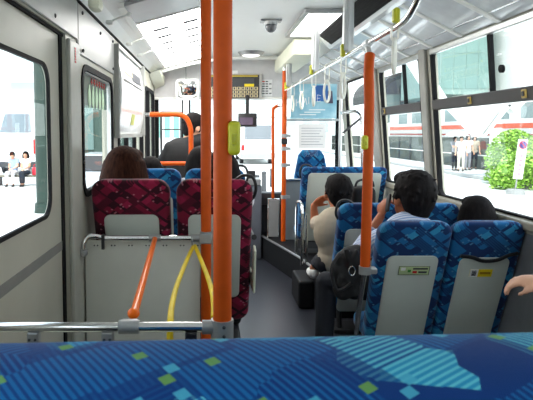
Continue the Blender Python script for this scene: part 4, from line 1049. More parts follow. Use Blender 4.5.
        hh((0, -.068, -.055), (.052, .028, .040))
    else:
        ln = {'long': .21, 'bob': .10, 'mid': .15}[style]
        for k in range(26):
            a_ = math.radians(-205+230*k/25)
            x0, y0 = math.cos(a_)*.082, math.sin(a_)*.086-.02
            sway = rnd.uniform(-.008, .008)
            hmb.tube([W(hp(x0*.9, y0*.9, .06)), W(hp(x0*1.10, y0*1.08, -.02)), W(hp(x0*1.12+sway, y0*1.05, -.02-ln*.6)), W(hp(x0*.98+sway, y0*.98-.004, -.02-ln*rnd.uniform(.9, 1.08)))], .02, 8, radii=[.022*s*hs, .025*s*hs, .022*s*hs, .008*s*hs])
        hh((0, -.055, -.06), (.080, .050, .10))
    rem(mk('hair', hmb, M[hair], t), max(.007, vox*.8))
    # eyes, brows and mouth
    for sx in (-1, 1):
        e = mk('eye', MB().ell(W(hp(sx*.030, .078, .004)), (.012*s*hs, .008*s*hs, .0065*s*hs), R @ HR, 10, 8), M['paper'], t, True)
        mk('iris', MB().ell(W(hp(sx*.030, .0845, .004)), (.0052*s*hs, .003*s*hs, .0055*s*hs), R @ HR, 8, 6), M['hairblack'], e, True)
        mk('brow', MB().ell(W(hp(sx*.031, .082, .024)), (.017*s*hs, .006*s*hs, .003*s*hs), R @ HR, 10, 6), M[hair], t, True)
    mk('mouth', MB().ell(W(hp(0, .0905, -.052)), (.021*s*hs, .0045*s*hs, .0055*s*hs), R @ HR, 12, 6), mat('lips', rgb(178, 96, 88), 0.5) if 'lips' not in bpy.data.materials else bpy.data.materials['lips'], t, True)
    return t

def head_at(px, py, D, base, s, rotz=0.0, over=None, zfloor=None):
    """floor point for a figure whose head centre shows at (px,py) on cross-section D"""
    p = P(px, py, D); j = dict(base); j.update(over or {})
    h = Matrix.Rotation(rotz, 3, 'Z') @ (Vector(j['head'])*s)
    q = p-h
    return (q.x, q.y, q.z if zfloor is None else zfloor)

# passengers on the left
LEGS = dict(knL=(-.10, .30, .51), anL=(-.10, .26, .09), knR=(.10, .30, .51), anR=(.10, .26, .09))
NARROW = dict(LEGS, elL=(-.19, .05, .72), elR=(.19, .05, .72), sh=.155)
def sit(label, px, py, D, s, over, zf, **kw):
    """seated figure whose head centre shows at (px,py)"""
    h = P(px, py, D); j = dict(SEAT); j.update(over)
    hz = (h.z-zf)/s
    dz = hz-j['head'][2]
    for k_ in ('chest', 'neck', 'head', 'belly'):
        f_ = {'belly': .35, 'chest': .7, 'neck': .95, 'head': 1.0}[k_]
        v_ = Vector(j[k_]); v_.z += dz*f_; j[k_] = v_
    j['shz'] = j['shz']+dz*.9
    for k_ in ('shLp', 'shRp'):
        if k_ in j: j[k_] = (j[k_][0], j[k_][1], j[k_][2]+dz*.9)
    return person(label, (h.x-j['head'][0]*s, D-j['head'][1]*s, zf), j, 0.0, None, s, **kw)
sit('person with long brown hair seated in the left maroon seat', 126, 174, 3.09, .95, dict(NARROW, head=(0, -.10, 1.165), neck=(0, -.07, 1.05), chest=(0, -.05, .88), shy=-.05, elL=(-.06, .08, .72), wrL=(-.04, .25, .63), sh=.09), .2, hair='hairbrown', style='mid', shirt='shirtgrey', hs=1.30, hyaw=math.radians(-14))
sit('person with black hair seated in the right maroon seat, behind the thick orange pole', 221.5, 172, 3.2, .95, dict(NARROW, elL=(-.15, .08, .72), elR=(.11, .08, .72), wrR=(.06, .25, .63), sh=.13), .2, hair='hairblack', style='bob', shirt='shirtwhite', hs=1.08)
sit('person with dark hair half hidden in the teal seat beside the left wall', 151, 173, 4.04, .92, dict(NARROW, elL=(-.08, .08, .72), wrL=(-.05, .25, .63), elR=(.08, .08, .72), wrR=(.04, .25, .63), sh=.10), .2, hair='hairblack', style='bob', shirt='shirtgrey', hs=1.05)
sit('person with black hair in the teal aisle seat, left of the orange poles', 201, 165, 4.04, .95, dict(NARROW, elL=(-.12, .08, .72), wrL=(-.06, .25, .63), elR=(.11, .08, .72), wrR=(.06, .25, .63), sh=.12), .2, hair='hairblack', style='mid', shirt='shirtgrey', hs=1.15)
# standing man in black
st = dict(pelvis=(-.02, 0, .90), belly=(-.01, .0, 1.06), chest=(-.0, .0, 1.22), shz=1.34, neck=(.07, .03, 1.42), head=(.15, .06, 1.505),
          shLp=(-.10, -.02, 1.29), shRp=(.20, .02, 1.37), elL=(-.22, .02, 1.10), wrL=(-.27, .20, 1.08), elR=(.25, .14, 1.14), wrR=(.12, .34, 1.18))
pt = P(180.5, 150, 5.65)
person('person in black shirt standing at the front left, leaning and looking right', (pt.x, 5.62, 0.0), STAND, 0.0, st, 1.0, shirt='shirtblack', hair='hairblack', style='short', hyaw=math.radians(-62), hpitch=math.radians(-14), hs=1.18, sleeve=.95, thick=.0)
# man in the beige shirt
bo = dict(pelvis=(.0, 0, .52), belly=(-.025, -.0, .66), chest=(-.035, .0, .80), shz=.90, wide=-.022, shLp=(-.115, .0, .875), shRp=(.10, -.0, .91), neck=(-.015, .03, .985), head=(.0, .07, 1.105),
          elL=(-.125, .27, .745), wrL=(-.14, .27, .885), hdL=(.5, -.05, .45), hnL=(.6, -.6, 0), curlL=.9, elR=(.15, .08, .68), wrR=(.08, .26, .62),
          knL=(.03, .40, .52), anL=(-.10, .44, .345), knR=(.12, .36, .51), anR=(.12, .36, .09))
sit('person in beige shirt leaning into the aisle with chin on hand', 338, 193, 3.98, 1.0, bo, 0.0, skin='skintan', shirt='shirtbeige', hair='hairblack', style='short', hs=1.12, vox=.008, sleeve=.75, shoes='shoewhite', trousers='trouser')
# man on the telephone
po = dict(LEGS, chest=(-.0, -.04, .83), sh=.17, shz=.86, neck=(.022, -.02, .95), head=(.035, .02, 1.09), shLp=(-.16, -.03, .84), shRp=(.12, -.04, .85),
          elL=(-.27, .10, .70), wrL=(-.115, .13, .935), hdL=(.22, -.02, .9), hnL=(.8, .25, 0), curlL=1.1, hip=.08, knR=(.05, .30, .51), anR=(.05, .26, .09), elR=(.08, .10, .66), wrR=(-.02, .20, .66),
          knL=(-.44, .14, .52), anL=(-.47, .06, .09), ft=(-.35, .94, 0))
pt = P(412, 198, 3.20)
sit('person holding a telephone to the left ear, spiky black hair, white collar', 412, 198, 3.2, 1.0, po, 0.0, skin='skintan', shirt='shirtstripe', hair='hairblack', style='spiky', hs=1.30, vox=.007, hyaw=math.radians(14), hroll=math.radians(4), sleeve=1.7, collar='shirtwhite')
hx = Vector((pt.x, 3.18, pt.z))
tl = thing('telephone', 'dark telephone held at the ear of the spiky-haired man', 'telephone', hx+V(-.13, .10, -.07))
Rt = Matrix.Translation(hx+V(-.128, .06, -.035)) @ Matrix.Rotation(math.radians(12), 4, 'Y') @ Matrix.Rotation(math.radians(-14), 4, 'X')
mk('case', MB().box((-.008, -.022, -.055), (.008, .022, .055), .006, 2, Rt), M['dark'], tl, True)
mk('screen', MB().box((.0078, -.018, -.005), (.0088, .018, .045), 0, 1, Rt), M['darkgrey'], tl)
# long black hair in the window seat
sit('person with long straight black hair, only the crown above the window seat', 475.5, 216, 3.06, .9, dict(NARROW, head=(.035, -.13, 1.165), neck=(.02, -.09, 1.05), chest=(0, -.06, .88), shy=-.06, sh=.085, hip=.07, knR=(.045, .30, .51), anR=(.045, .26, .09), knL=(-.06, .30, .51), anL=(-.06, .26, .09), elR=(.05, .08, .72), wrR=(.04, .2, .62), elL=(-.06, .08, .72), wrL=(-.04, .2, .62)), 0.0, shirt='shirtgrey', hair='hairblack', style='long', hs=1.02)
# passenger at the right edge: only a hand resting in view
hpnt = P(529, 282, 1.72)
ro = dict(wrL=(hpnt.x-1.34+.06, hpnt.y-.98-.02, hpnt.z-.25), elL=(-.20, .30, .60), hdL=(-.75, .45, .0), hnL=(0, .2, -1), curlL=.75, wrR=(.10, .36, .66), elR=(.24, .10, .72))
person('person at the right edge of the view, only a hand and sleeve showing', (1.34, .98, .25), SEAT, 0.0, ro, 1.0, skin='skin', shirt='shirtgrey', hair='hairblack', style='short', sleeve=1.6)
es = thing('bus_seat', 'blue seat outside the right edge, carrying the passenger whose hand shows', 'seat', (1.34, .5, .25))
mk('backrest', MB().box((1.12, .62, .60), (1.56, .72, 1.0), .04, 3), M['blue'], es, True)
mk('cushion', MB().box((1.12, .73, .52), (1.56, 1.1, .63), .03, 2), M['blue'], es, True)
mk('pedestal', MB().box((1.18, .78, .252), (1.5, 1.0, .53)), M['dark'], es)
# dark jacket / bag on the telephone man's lap side
c = P(354, 264, 3.0)
jb = thing('shoulder_bag', 'black shoulder bag with metal buckle beside the telephone man, aisle side', 'bag', (c.x, 3.0, .42))
bb = MB()
rn = random.Random(5)
for (dx, dy, dz, rx, ry, rz) in ((0, 0, .02, .075, .07, .075), (-.03, 0, -.06, .085, .07, .09), (.02, 0, -.12, .08, .07, .10), (-.05, -.01, -.15, .06, .06, .07), (.03, .01, .05, .05, .05, .05), (-.06, .0, .0, .04, .05, .06)):
    bb.ell((c.x+dx, 3.05+dy, c.z+dz), (rx, ry, rz))
for k_ in range(10):
    x_ = c.x+rn.uniform(-.08, .05); z_ = c.z+rn.uniform(-.16, .05)
    bb.tube([(x_, 2.99, z_+.05), (x_+rn.uniform(-.03, .03), 2.985, z_), (x_+rn.uniform(-.05, .05), 2.99, z_-.06)], .012, 6)
rem(mk('body', bb, M['shirtblack'], jb, True), .009)
mk('buckle', MB().tube([(c.x-.02+.018*math.cos(k*PI/6), 2.964, c.z-.03+.026*math.sin(k*PI/6)) for k in range(12)], .0035, 6, closed=True), M['chrome'], jb, True)
mk('strap', MB().tube(bez([(c.x-.08, 3.0, c.z+.06), (c.x-.13, 2.98, c.z-.02), (c.x-.10, 2.97, c.z-.14), (c.x-.02, 2.965, c.z-.10)], 6), .010, 8), M['dark'], jb, True)
# ------------------------------------------------------------------ outside
GZ = -0.55
def near_copy(x): return x
nt = NT('sunlit_concrete'); co = nt.coord('Object', (1, 1, 1))
M['ground'] = nt.bsdf(nt.ramp(noise(nt, co, 0.6, 5), [(0.3, rgb(218, 220, 218)), (0.7, rgb(232, 232, 228))]), 0.9)
struct('ground', MB().box((-80, -30, GZ-0.2), (90, 110, GZ)), M['ground'])
struct('ground_kerb', MB().box((11.55, -20, GZ+0.001), (11.75, 80, GZ+0.16), 0.03, 2), mat('kerb_stone', rgb(170, 172, 170), 0.9))
struct('ground_pavement', MB().box((11.751, -20, GZ+0.001), (13.9, 80, GZ+0.13)), mat('paving', rgb(190, 192, 188), 0.9))
# right: low wall with posts, train behind
fn = thing('fence', 'long grey concrete fence with posts beyond the road, right windows', 'fence', (14.1, 38, GZ))
mk('panel', MB().box((14.0, 8, GZ+0.001), (14.15, 75, GZ+1.75), 0.02, 1), mat('fence_concrete', rgb(88, 95, 88), 0.9, var=0.25, nscale=0.8), fn)
for k in range(30):
    mk('post', MB().box((13.92, 9+2.2*k, GZ+0.001), (14.0, 9.18+2.2*k, GZ+1.7)), mat('post_dark', rgb(70, 74, 74), 0.8) if k == 0 else bpy.data.materials['post_dark'], fn)
mk('low_rail', MB().tube([(13.88, 8.5, GZ+0.85), (13.88, 75, GZ+0.85)], 0.03, 8), M['white'], fn)
tr = thing('train', 'long white train with orange stripes behind the concrete fence', 'train', (17.4, 40, GZ))
mk('carriage_body', MB().box((16.0, 16, GZ+0.25), (18.8, 48.5, GZ+4.1), 0.25, 3), mat('train_white', rgb(222, 224, 222), 0.4), tr, True)
o_ = mat('train_orange', rgb(222, 88, 48), 0.4)
mk('upper_stripe', MB().box((15.975, 16.4, 1.70), (16.0, 48.2, 1.96)), o_, tr)
mk('lower_stripe', MB().box((15.975, 16.4, 1.30), (16.0, 48.2, 1.40)), mat('train_red', rgb(170, 64, 50), 0.5), tr)
for k in range(10):
    mk('window', MB().box((15.97, 17+3.0*k, 2.20), (16.0, 18.9+3.0*k, 3.0), 0.008, 1), mat('train_glass', rgb(120, 140, 140), 0.1) if k == 0 else bpy.data.materials['train_glass'], tr)
mk('underframe', MB().box((16.3, 16.5, GZ+0.001), (18.5, 48, GZ+0.27)), M['dark'], tr)
# V-shaped pier
D = 22.6
pv = thing('pier', 'white V-shaped concrete pier rising beyond the bushes', 'pier', (11.6, D, GZ))
ap, l1, r1_, l0, r0 = P(478, 137, D), P(447, 104, D), P(513, 104, D), P(416, 52, D), P(556, 60, D)
wm = mat('pier_white', rgb(240, 241, 241), 0.7)
mk('wedge', MB().prism([ap, P(486, 137, D), r1_, l1], (0, .5, 0), 0.02, 1), wm, pv)
def arm(a, b, w):
    d_ = (b-a).normalized(); nn = V(-d_.z, 0, d_.x)*w
    return MB().prism([a-nn*.2, b-nn*.2, b+nn, a+nn], (0, .5, 0), 0.02, 1)
mk('left_arm', arm(P(450, 106, D), l0, .42), wm, pv)
mk('right_arm', arm(r0, P(508, 106, D), .42), wm, pv)
mk('stem', MB().prism([P(496, 128, D), P(502, 128, D), V(P(502, 128, D).x, D, GZ+.001), V(P(496, 128, D).x, D, GZ+.001)], (0, .5, 0)), wm, pv)
mk('joint_line', MB().prism([P(498, 112, D)+V(0, -.02, 0), P(500, 112, D)+V(0, -.02, 0), P(484, 134, D)+V(0, -.02, 0), P(482, 134, D)+V(0, -.02, 0)], (0, .03, 0)), mat('pier_grey', rgb(150, 156, 156), 0.7), pv)
# pale green glazed building
D = 40.0
a, b = P(438, 135, D), P(491, 5, D)
gb = thing('street_building', 'pale green glazed building high above the train, right window', 'building', ((a.x+b.x)/2, D+4, GZ))
mk('block', MB().box((a.x, D, 4.3), (b.x, D+8, b.z+3)), mat('mint_wall', rgb(128, 152, 146), 0.6), gb)
mk('column', MB().box((b.x-1.5, D+5.0, GZ+0.001), (b.x-0.5, D+7, 4.31)).box((b.x-1.5, D+0.5, GZ+0.001), (b.x-0.5, D+2.5, 4.31)), M['white'], gb)
for k in range(4):
    x = a.x+0.12+k*(b.x-a.x)/4
    for r_ in range(3):
        mk('window', MB().box((x, D-0.03, 4.7+2.6*r_), (x+(b.x-a.x)/4-0.06, D, 7.25+2.6*r_)), mat('mint_glass', rgb(112, 142, 136), 0.4) if (k, r_) == (0, 0) else bpy.data.materials['mint_glass'], gb)
wb = thing('street_building', 'plain white building at the far right, past the glazed green one', 'building', (30, 38, GZ))
mk('block', MB().box((21.5, 34, GZ+0.001), (38, 44, 14)), M['white'], wb)
# arched station canopy
D = 50.0
a, b = P(381, 112, D), P(426, 72, D)
ca = thing('canopy', 'dark arched canopy roof seen through the upper panes of the middle window', 'canopy', ((a.x+b.x)/2, D+5, GZ))
xc, hw = (a.x+b.x)/2, (b.x-a.x)/2
arc = [(xc-hw*math.cos(PI*k/16), D, a.z+(b.z-a.z)*(0.45+0.55*math.sin(PI*k/16))) for k in range(17)]
mk('roof', MB().prism(arc+[(p[0]*0.98+xc*0.02, D, p[2]-0.6) for p in arc[::-1]], (0, 10, 0)), mat('canopy_dark', rgb(64, 64, 64), 0.7), ca)
mk('end_wall', MB().box((a.x+0.3, D+0.4, a.z-1.0), (b.x-0.3, D+0.6, a.z+(b.z-a.z)*0.45)), mat('canopy_glass', rgb(110, 122, 120), 0.4), ca)
for x in (a.x+0.4, xc, b.x-0.4):
    mk('column', MB().tube([(x, D+0.5, GZ+0.001), (x, D+0.5, b.z-1.2)], 0.22, 10), M['darkgrey'], ca, True)
# bushes
def bush(label, c, r, n, seed):
    rn = random.Random(seed); mb = MB()
    t = thing('bush', label, 'bush', (c[0], c[1], GZ), 'bushes along the pavement')
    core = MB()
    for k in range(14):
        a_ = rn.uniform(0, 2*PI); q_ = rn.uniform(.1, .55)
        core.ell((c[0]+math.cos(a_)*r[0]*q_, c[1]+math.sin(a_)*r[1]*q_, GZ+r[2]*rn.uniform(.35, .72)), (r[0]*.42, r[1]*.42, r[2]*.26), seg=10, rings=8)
    for k in range(n):
        a_ = rn.uniform(0, 2*PI); z = rn.uniform(.05, 1.0); rad = math.sqrt(max(0, 1-(max(0, z-.45)/.55)**2))*rn.uniform(.75, 1.04)
        p = Vector((c[0]+math.cos(a_)*r[0]*rad, c[1]+math.sin(a_)*r[1]*rad, GZ+r[2]*z))
        Rl = Matrix.Rotation(rn.uniform(0, 2*PI), 3, 'Z') @ Matrix.Rotation(rn.uniform(-1, 1), 3, 'X') @ Matrix.Rotation(rn.uniform(-1, 1), 3, 'Y')
        s_ = rn.uniform(.05, .10)
        mb.quad([p+Rl @ V(-s_, 0, 0), p+Rl @ V(0, -s_*.55, .01), p+Rl @ V(s_, 0, 0), p+Rl @ V(0, s_*.55, .01)])
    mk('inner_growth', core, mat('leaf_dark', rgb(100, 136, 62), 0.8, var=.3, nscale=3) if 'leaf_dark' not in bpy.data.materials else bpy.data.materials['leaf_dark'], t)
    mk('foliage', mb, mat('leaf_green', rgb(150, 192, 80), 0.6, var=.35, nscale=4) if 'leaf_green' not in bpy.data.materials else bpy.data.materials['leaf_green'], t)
    mk('stem', MB().tube([(c[0], c[1], GZ+.001), (c[0], c[1], GZ+r[2]*.4)], .06, 8), M['brown'], t)
    return t
bush('tallest round green bush on the pavement, left of the no parking sign', (P(513.5, 150, 21).x, 21, 0), (.92, 1.1, 2.12), 2600, 1)
bush('low green bush behind the no parking sign', (P(529, 150, 19).x, 19.4, 0), (.75, .8, 1.35), 1500, 2)
bush('green bush at the far right edge of the front side window', (P(552, 150, 20).x, 20.6, 0), (1.0, 1.0, 1.45), 1400, 3)
bush('small low green bush at the foot of the tallest bush', (P(507, 150, 19.2).x, 19.2, 0), (.5, .5, .85), 900, 4)
# sign
D = 17.6
a, b = P(511.5, 179, D), P(522, 139, D)
sg = thing('parking_sign', 'white leaning no parking sign with dark round symbol by the bushes', 'sign', ((a.x+b.x)/2, D, GZ))
xm = (a.x+b.x)/2; hw = (b.x-a.x)/2+.01
mk('board', MB().box((xm-hw, D-.03, a.z), (xm+hw, D+.03, b.z), .03, 2), M['white'], sg, True)
rz = b.z-hw-.03
mk('round_symbol', MB().cone((xm, D-.032, rz), (xm, D-.045, rz), hw*.86, hw*.86, 24), mat('sign_red', rgb(170, 50, 80), .5), sg)
mk('blue_field', MB().cone((xm, D-.044, rz), (xm, D-.050, rz), hw*.66, hw*.66, 24), mat('sign_blue', rgb(60, 60, 130), .5), sg)
mk('red_slash', MB().box((xm-hw*.72, D-.056, rz-.02), (xm+hw*.72, D-.050, rz+.02), 0, 1, Matrix.Translation((xm, 0, rz)) @ Matrix.Rotation(math.radians(45), 4, 'Y') @ Matrix.Translation((-xm, 0, -rz))), bpy.data.materials['sign_red'], sg)
for k in range(5):
    mk('vertical_mark', MB().box((xm-.05, D-.034, rz-.40-.15*k), (xm+.05, D-.029, rz-.31-.15*k)), mat('faint_red', rgb(200, 150, 160), .6) if k == 0 else bpy.data.materials['faint_red'], sg)
mk('base', MB().cone((xm, D, GZ+.001), (xm, D, GZ+.16), .30, .26, 20), mat('base_grey', rgb(150, 152, 150), .8), sg)
mk('post', MB().tube([(xm, D+.04, GZ+.15), (xm, D+.04, b.z-.1)], .025, 8), M['steel'], sg)
for o_ in COL.objects:
    if o_.parent is sg and o_.name.split('.')[0] != 'base': o_.rotation_euler = (0, math.radians(6), 0)
# pedestrians on the right pavement
def walker(label, px, feet, D, shirt, trousers, rot, style='short', over=None, h=1.0):
    p = P(px, feet, D)
    return person(label, (p.x, D, GZ+.131), STAND, rot, over, h, shirt=shirt, trousers=trousers, style=style, vox=.022, sleeve=.6, group='people walking on the far pavement')
up = dict(elR=(.24, .16, 1.18), wrR=(.14, .26, 1.36))
pa = walker('person under a white parasol on the far pavement, leftmost walker', 454, 172, 27.0, 'shirtgrey', 'trouser', math.radians(200), 'bob', up, .98)
walker('person in white clothes in the middle of the far pavement walkers', 460.5, 173, 26.4, 'shirtwhite', 'tan_trouser', math.radians(160), 'short', None, 1.0)
walker('person in pale top on the far pavement, right of the parasol walkers', 467, 171, 27.2, 'shirtwhite', 'shirtgrey', math.radians(190), 'mid', None, 1.03)
walker('person in cream clothes farthest right of the pavement walkers', 473.5, 170, 27.8, 'shirtbeige', 'trouser', math.radians(170), 'bob', None, 1.0)
p = P(454, 172, 27.0); hd = Vector((p.x, 27.0, GZ+.131))+Matrix.Rotation(math.radians(200), 3, 'Z') @ (V(.14, .26, 1.40)*.98)
um = thing('parasol', 'white parasol held up over the leftmost pavement walker', 'umbrella', hd)
cn = MB()
top = hd+V(0, 0, .62)
rr = [[cn.bm.verts.new(top+V(math.cos(2*PI*k/16)*.58*f, math.sin(2*PI*k/16)*.58*f, -.26*f*f-(.0 if k % 2 else .02*f))) for k in range(16)] for f in (.02, .35, .7, 1.0)]
for i in range(3):
    for k in range(16): cn.bm.faces.new((rr[i][k], rr[i][(k+1) % 16], rr[i+1][(k+1) % 16], rr[i+1][k]))
o_ = mk('canopy', cn, M['white'], um, True); so = o_.modifiers.new('thick', 'SOLIDIFY'); so.thickness = .008
mk('shaft', MB().tube([hd+V(0, 0, -.05), top+V(0, 0, .06)], .012, 8), M['steel'], um)

# left: bench, two people, van, pale buildings
D = 20.5
bx = P(20, 170, D).x
bn = thing('bench', 'plain bench on the bright square outside the door window', 'bench', (bx, D, GZ))
mk('seat_slab', MB().box((bx-1.0, D-.22, GZ+.34), (bx+1.3, D+.24, GZ+.395), .015, 1), mat('bench_wood', rgb(120, 112, 96), .7), bn)
for dx in (-.8, 1.1):
    mk('leg', MB().box((bx+dx-.05, D-.18, GZ+.001), (bx+dx+.05, D+.2, GZ+.345)), M['darkgrey'], bn)
sp1 = P(14, 170, D-.02); sp2 = P(26, 170, D-.02)
person('person with short hair in grey top and white trousers, left on the bench', (sp1.x, D-.02, GZ), SEAT, PI, dict(head=(.03, .06, 1.15), sh=.13, elL=(-.16, .05, .74), elR=(.16, .05, .74), wrL=(-.05, .3, .66), wrR=(.05, .3, .66)), 1.0, shirt='shirtblue', trousers='shirtwhite', style='short', vox=.018, hs=1.15, hyaw=.4, hpitch=-.3, group='people on the bench')
person('person with black bob hair in white top and dark trousers, right on the bench', (sp2.x, D-.02, GZ), SEAT, PI, dict(sh=.13, elL=(-.16, .05, .74), elR=(.16, .05, .74), wrL=(-.05, .3, .66), wrR=(.05, .3, .66), knL=(-.05, .43, .51), anL=(-.03, .40, .09), knR=(.07, .43, .51), anR=(.05, .42, .09)), 1.0, shirt='shirtwhite', trousers='trouser', style='bob', vox=.018, hs=1.15, group='people on the bench')
hb = thing('handbag', 'red bag on the bench beside the person in dark trousers', 'bag', (sp2.x+.36, D-.02, GZ+.397))
mk('body', MB().box((sp2.x+.26, D-.15, GZ+.397), (sp2.x+.50, D+.02, GZ+.70), .05, 3), mat('red_leather', rgb(214, 40, 60), .5), hb, True)
mk('handle', MB().tube(bez([(sp2.x+.31, D-.06, GZ+.68), (sp2.x+.33, D-.06, GZ+.80), (sp2.x+.43, D-.06, GZ+.80), (sp2.x+.45, D-.06, GZ+.68)], 5), .012, 6), bpy.data.materials['red_leather'], hb, True)
D = 26.0
a, b = P(-4, 175, D), P(36, 108, D)
vn = thing('van', 'white van with dark rear glass parked behind the bench', 'van', ((a.x+b.x)/2, D+2, GZ))
vz1 = b.z
prof2 = [(D, GZ+.35), (D, vz1-1.2), (D+.35, vz1-.1), (D+.9, vz1), (D+4.4, vz1), (D+5.0, vz1-1.2), (D+5.2, GZ+.4)]
mk('body', MB().prism([(a.x, y, z) for y, z in prof2], (b.x-a.x, 0, 0), .12, 3), mat('van_white', rgb(228, 230, 232), .3), vn, True)
mk('rear_window', MB().prism([(a.x+.25, D-.02, vz1-1.15), (b.x-.25, D-.02, vz1-1.15), (b.x-.4, D+.30, vz1-.28), (a.x+.4, D+.30, vz1-.28)], (0, -.03, .01)), mat('van_glass', rgb(120, 132, 140), .1), vn)
for x in (a.x+.02, b.x-.16):
    mk('tail_light', MB().box((x, D-.05, GZ+1.0), (x+.14, D+.05, GZ+1.7), .02, 1), M['red'], vn)
for y in (D+.9, D+4.2):
    for x in (a.x+.05, b.x-.27):
        w = mk('wheel', MB().cone((x, y, GZ+.36), (x+.22, y, GZ+.36), .358, .358, 20), M['dark'], vn)
mk('bumper', MB().box((a.x+.05, D-.10, GZ+.35), (b.x-.05, D+.08, GZ+.62), .03, 2), M['darkgrey'], vn)
def building(label, x0, x1, y0, y1, z1, wall, glass, cols, rows, zb=.5, balc=False):
    t = thing('street_building', label, 'building', ((x0+x1)/2, (y0+y1)/2, GZ))
    mk('block', MB().box((x0, y0, GZ+.001), (x1, y1, z1)), wall, t)
    cw = (x1-x0)/cols; rh = (z1-zb)/rows
    for i in range(cols):
        for k in range(rows):
            w = mk('window', MB().box((x0+cw*(i+.2), y0-.05, zb+rh*(k+.25)), (x0+cw*(i+.8), y0, zb+rh*(k+.8))), glass, t)
            if balc: mk('balcony', MB().box((x0+cw*(i+.1), y0-.9, zb+rh*(k+.18)), (x0+cw*(i+.9), y0, zb+rh*(k+.42)), .02, 1), wall, t)
    mk('parapet', MB().box((x0-.15, y0-.15, z1), (x1+.15, y1+.15, z1+.35)), wall, t)
    return t
paleg = mat('pale_glass', rgb(176, 190, 190), .3); palew = mat('pale_render', rgb(228, 230, 228), .8); tealg = mat('teal_glass', rgb(120, 166, 158), .3)
building('white apartment building with balconies beyond the van', -24, -14.2, 46, 56, 8.5, palew, paleg, 3, 3, 1.5, True)
building('dark green shop building seen through the rounded left window', -5.7, -3.0, 19, 27, 5.5, mat('shop_green', rgb(58, 78, 70), .7), mat('shop_glass', rgb(96, 120, 116), .2), 3, 2, .2)
building('teal glazed building seen through the front left pane', -4.6, -1.4, 38, 48, 9.0, palew, tealg, 5, 3, .4)
building('large white building straight ahead through the windscreen', -.9, 13.5, 60, 70, 13, palew, paleg, 8, 4, .8)
pl = thing('pillar_post', 'dark green round post outside, along the right edge of the door window', 'post', (P(41.5, 150, 13.5).x, 13.5, GZ))
xq = P(41.5, 150, 13.5).x
mk('shaft', MB().tube([(xq, 13.5, GZ+.001), (xq, 13.5, 4.3)], .15, 16), mat('dark_green_paint', rgb(30, 52, 44), .4), pl, True)
mk('base_ring', MB().cone((xq, 13.5, GZ+.001), (xq, 13.5, GZ+.25), .21, .19, 16), bpy.data.materials['dark_green_paint'], pl, True)
mk('cap_plate', MB().box((xq-.25, 13.25, 4.3), (xq+.25, 13.75, 4.42)), bpy.data.materials['dark_green_paint'], pl)
# a pale car by the rounded left window
D = 14.0
ca_ = thing('car', 'silver car parked outside the rounded left window', 'car', (-2.9, D+2, GZ))
pr3 = [(D, GZ+.3), (D, GZ+.85), (D+.6, GZ+.95), (D+1.0, GZ+1.4), (D+2.6, GZ+1.42), (D+3.3, GZ+.95), (D+4.1, GZ+.8), (D+4.1, GZ+.3)]
mk('body', MB().prism([(-3.75, y, z) for y, z in pr3], (1.65, 0, 0), .10, 3), mat('car_silver', rgb(196, 200, 202), .25, .2), ca_, True)
mk('rear_glass', MB().prism([(-3.6, D+.62, GZ+.97), (-2.25, D+.62, GZ+.97), (-2.4, D+.98, GZ+1.36), (-3.45, D+.98, GZ+1.36)], (0, -.03, .015)), M['dark'], ca_)
for y in (D+.75, D+3.3):
    for x in (-3.76, -2.29):
        mk('wheel', MB().cone((x, y, GZ+.31), (x+.2, y, GZ+.31), .308, .308, 18), M['dark'], ca_)
for x in (-3.72, -2.28):
    mk('tail_light', MB().box((x, D-.03, GZ+.62), (x+.16, D+.04, GZ+.82), .01, 1), M['red'], ca_)

# bollards and a pale coach ahead, through the windscreen
for i, (px, D, lab) in enumerate(((257, 17.0, 'dark bollard on the square ahead, leftmost of three'), (264, 18.5, 'dark bollard on the square ahead, middle of three'), (272, 20.0, 'dark bollard on the square ahead, rightmost of three'))):
    x = P(px, 180, D).x
    t = thing('bollard', lab, 'bollard', (x, D, GZ), 'bollards on the square ahead')
    mk('post', MB().cone((x, D, GZ+.001), (x, D, GZ+.62), .085, .075, 14), M['darkgrey'], t, True)
    mk('cap', MB().ell((x, D, GZ+.64), (.09, .09, .055)), M['darkgrey'], t, True)
D = 34.0
a, b = P(240, 160, D), P(276, 118, D)
kc = thing('coach', 'pale coach parked far ahead on the square, through the windscreen', 'coach', ((a.x+b.x)/2, D+4, GZ))
mk('body', MB().box((a.x, D, GZ+.35), (b.x, D+9, b.z), .15, 3), mat('coach_white', rgb(226, 228, 230), .35), kc, True)
mk('rear_window', MB().box((a.x+.3, D-.02, b.z-1.35), (b.x-.3, D+.01, b.z-.45), .05, 2), mat('coach_glass', rgb(120, 126, 132), .2), kc)
mk('bumper', MB().box((a.x+.05, D-.1, GZ+.4), (b.x-.05, D+.05, GZ+.75), .03, 2), M['steel'], kc)
for x in (a.x+.08, b.x-.28):
    mk('tail_light', MB().box((x, D-.03, GZ+.9), (x+.2, D+.02, GZ+1.25), .02, 1), M['red'], kc)
    for y in (D+1.6, D+7.0):
        mk('wheel', MB().cone((x-.02, y, GZ+.451), (x+.22, y, GZ+.451), .45, .45, 18), M['dark'], kc)
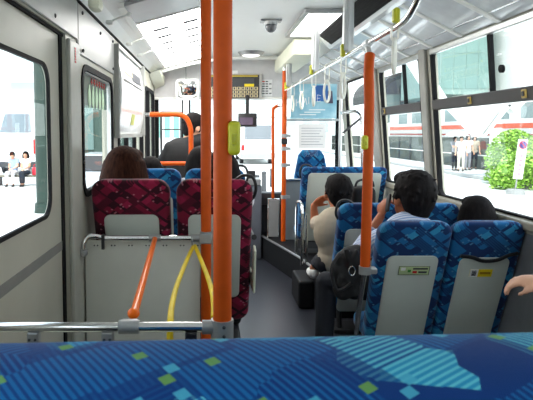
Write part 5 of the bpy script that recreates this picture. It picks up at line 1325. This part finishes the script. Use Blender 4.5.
# ------------------------------------------------------------------ light, camera
w = bpy.data.worlds.new('World'); sc.world = w; w.use_nodes = True
t_ = w.node_tree; t_.nodes.clear()
ow = t_.nodes.new('ShaderNodeOutputWorld'); bgk = t_.nodes.new('ShaderNodeBackground')
tcw = t_.nodes.new('ShaderNodeTexCoord'); sx_ = t_.nodes.new('ShaderNodeSeparateXYZ'); rw = t_.nodes.new('ShaderNodeValToRGB')
t_.links.new(tcw.outputs['Generated'], sx_.inputs[0]); t_.links.new(sx_.outputs[2], rw.inputs[0]); t_.links.new(rw.outputs[0], bgk.inputs[0])
rw.color_ramp.elements[0].position = 0.0; rw.color_ramp.elements[0].color = (0.95, 0.98, 1.0, 1)
rw.color_ramp.elements[1].position = 0.8; rw.color_ramp.elements[1].color = (0.72, 0.84, 1.0, 1)
bgk.inputs[1].default_value = SKY
t_.links.new(bgk.outputs[0], ow.inputs[0])
sl = bpy.data.lights.new('sun', 'SUN'); sl.energy = SUN; sl.angle = math.radians(0.6); sl.color = (1.0, 0.97, 0.92)
so_ = bpy.data.objects.new('sun', sl); COL.objects.link(so_)
so_.rotation_euler = Vector((0.03, 0.5, -0.86)).to_track_quat('-Z', 'Y').to_euler()
so_.location = (0, -10, 20)

cam = bpy.data.cameras.new('camera'); co_ = bpy.data.objects.new('camera', cam); COL.objects.link(co_)
cam.sensor_fit = 'HORIZONTAL'; cam.sensor_width = 36.0; cam.lens = 36.0*F/533.0
co_.location = (0, 0, CAMZ); co_.rotation_euler = (PI/2-PITCH, 0, 0)
cam.shift_x = (266.5-PPX)/533.0; cam.shift_y = -(200.0-PPY)/533.0
cam.clip_start = 0.02; cam.clip_end = 400
cam.dof.use_dof = True; cam.dof.focus_distance = 4.0; cam.dof.aperture_fstop = 18.0
sc.camera = co_
vs = sc.view_settings
vs.view_transform = 'Standard'; vs.look = 'None'; vs.gamma = 1.0; vs.use_curve_mapping = False
vs.exposure = EXPO
sc.cycles.max_bounces = 10; sc.cycles.diffuse_bounces = 5; sc.cycles.transparent_max_bounces = 12; sc.cycles.sample_clamp_indirect = 6.0
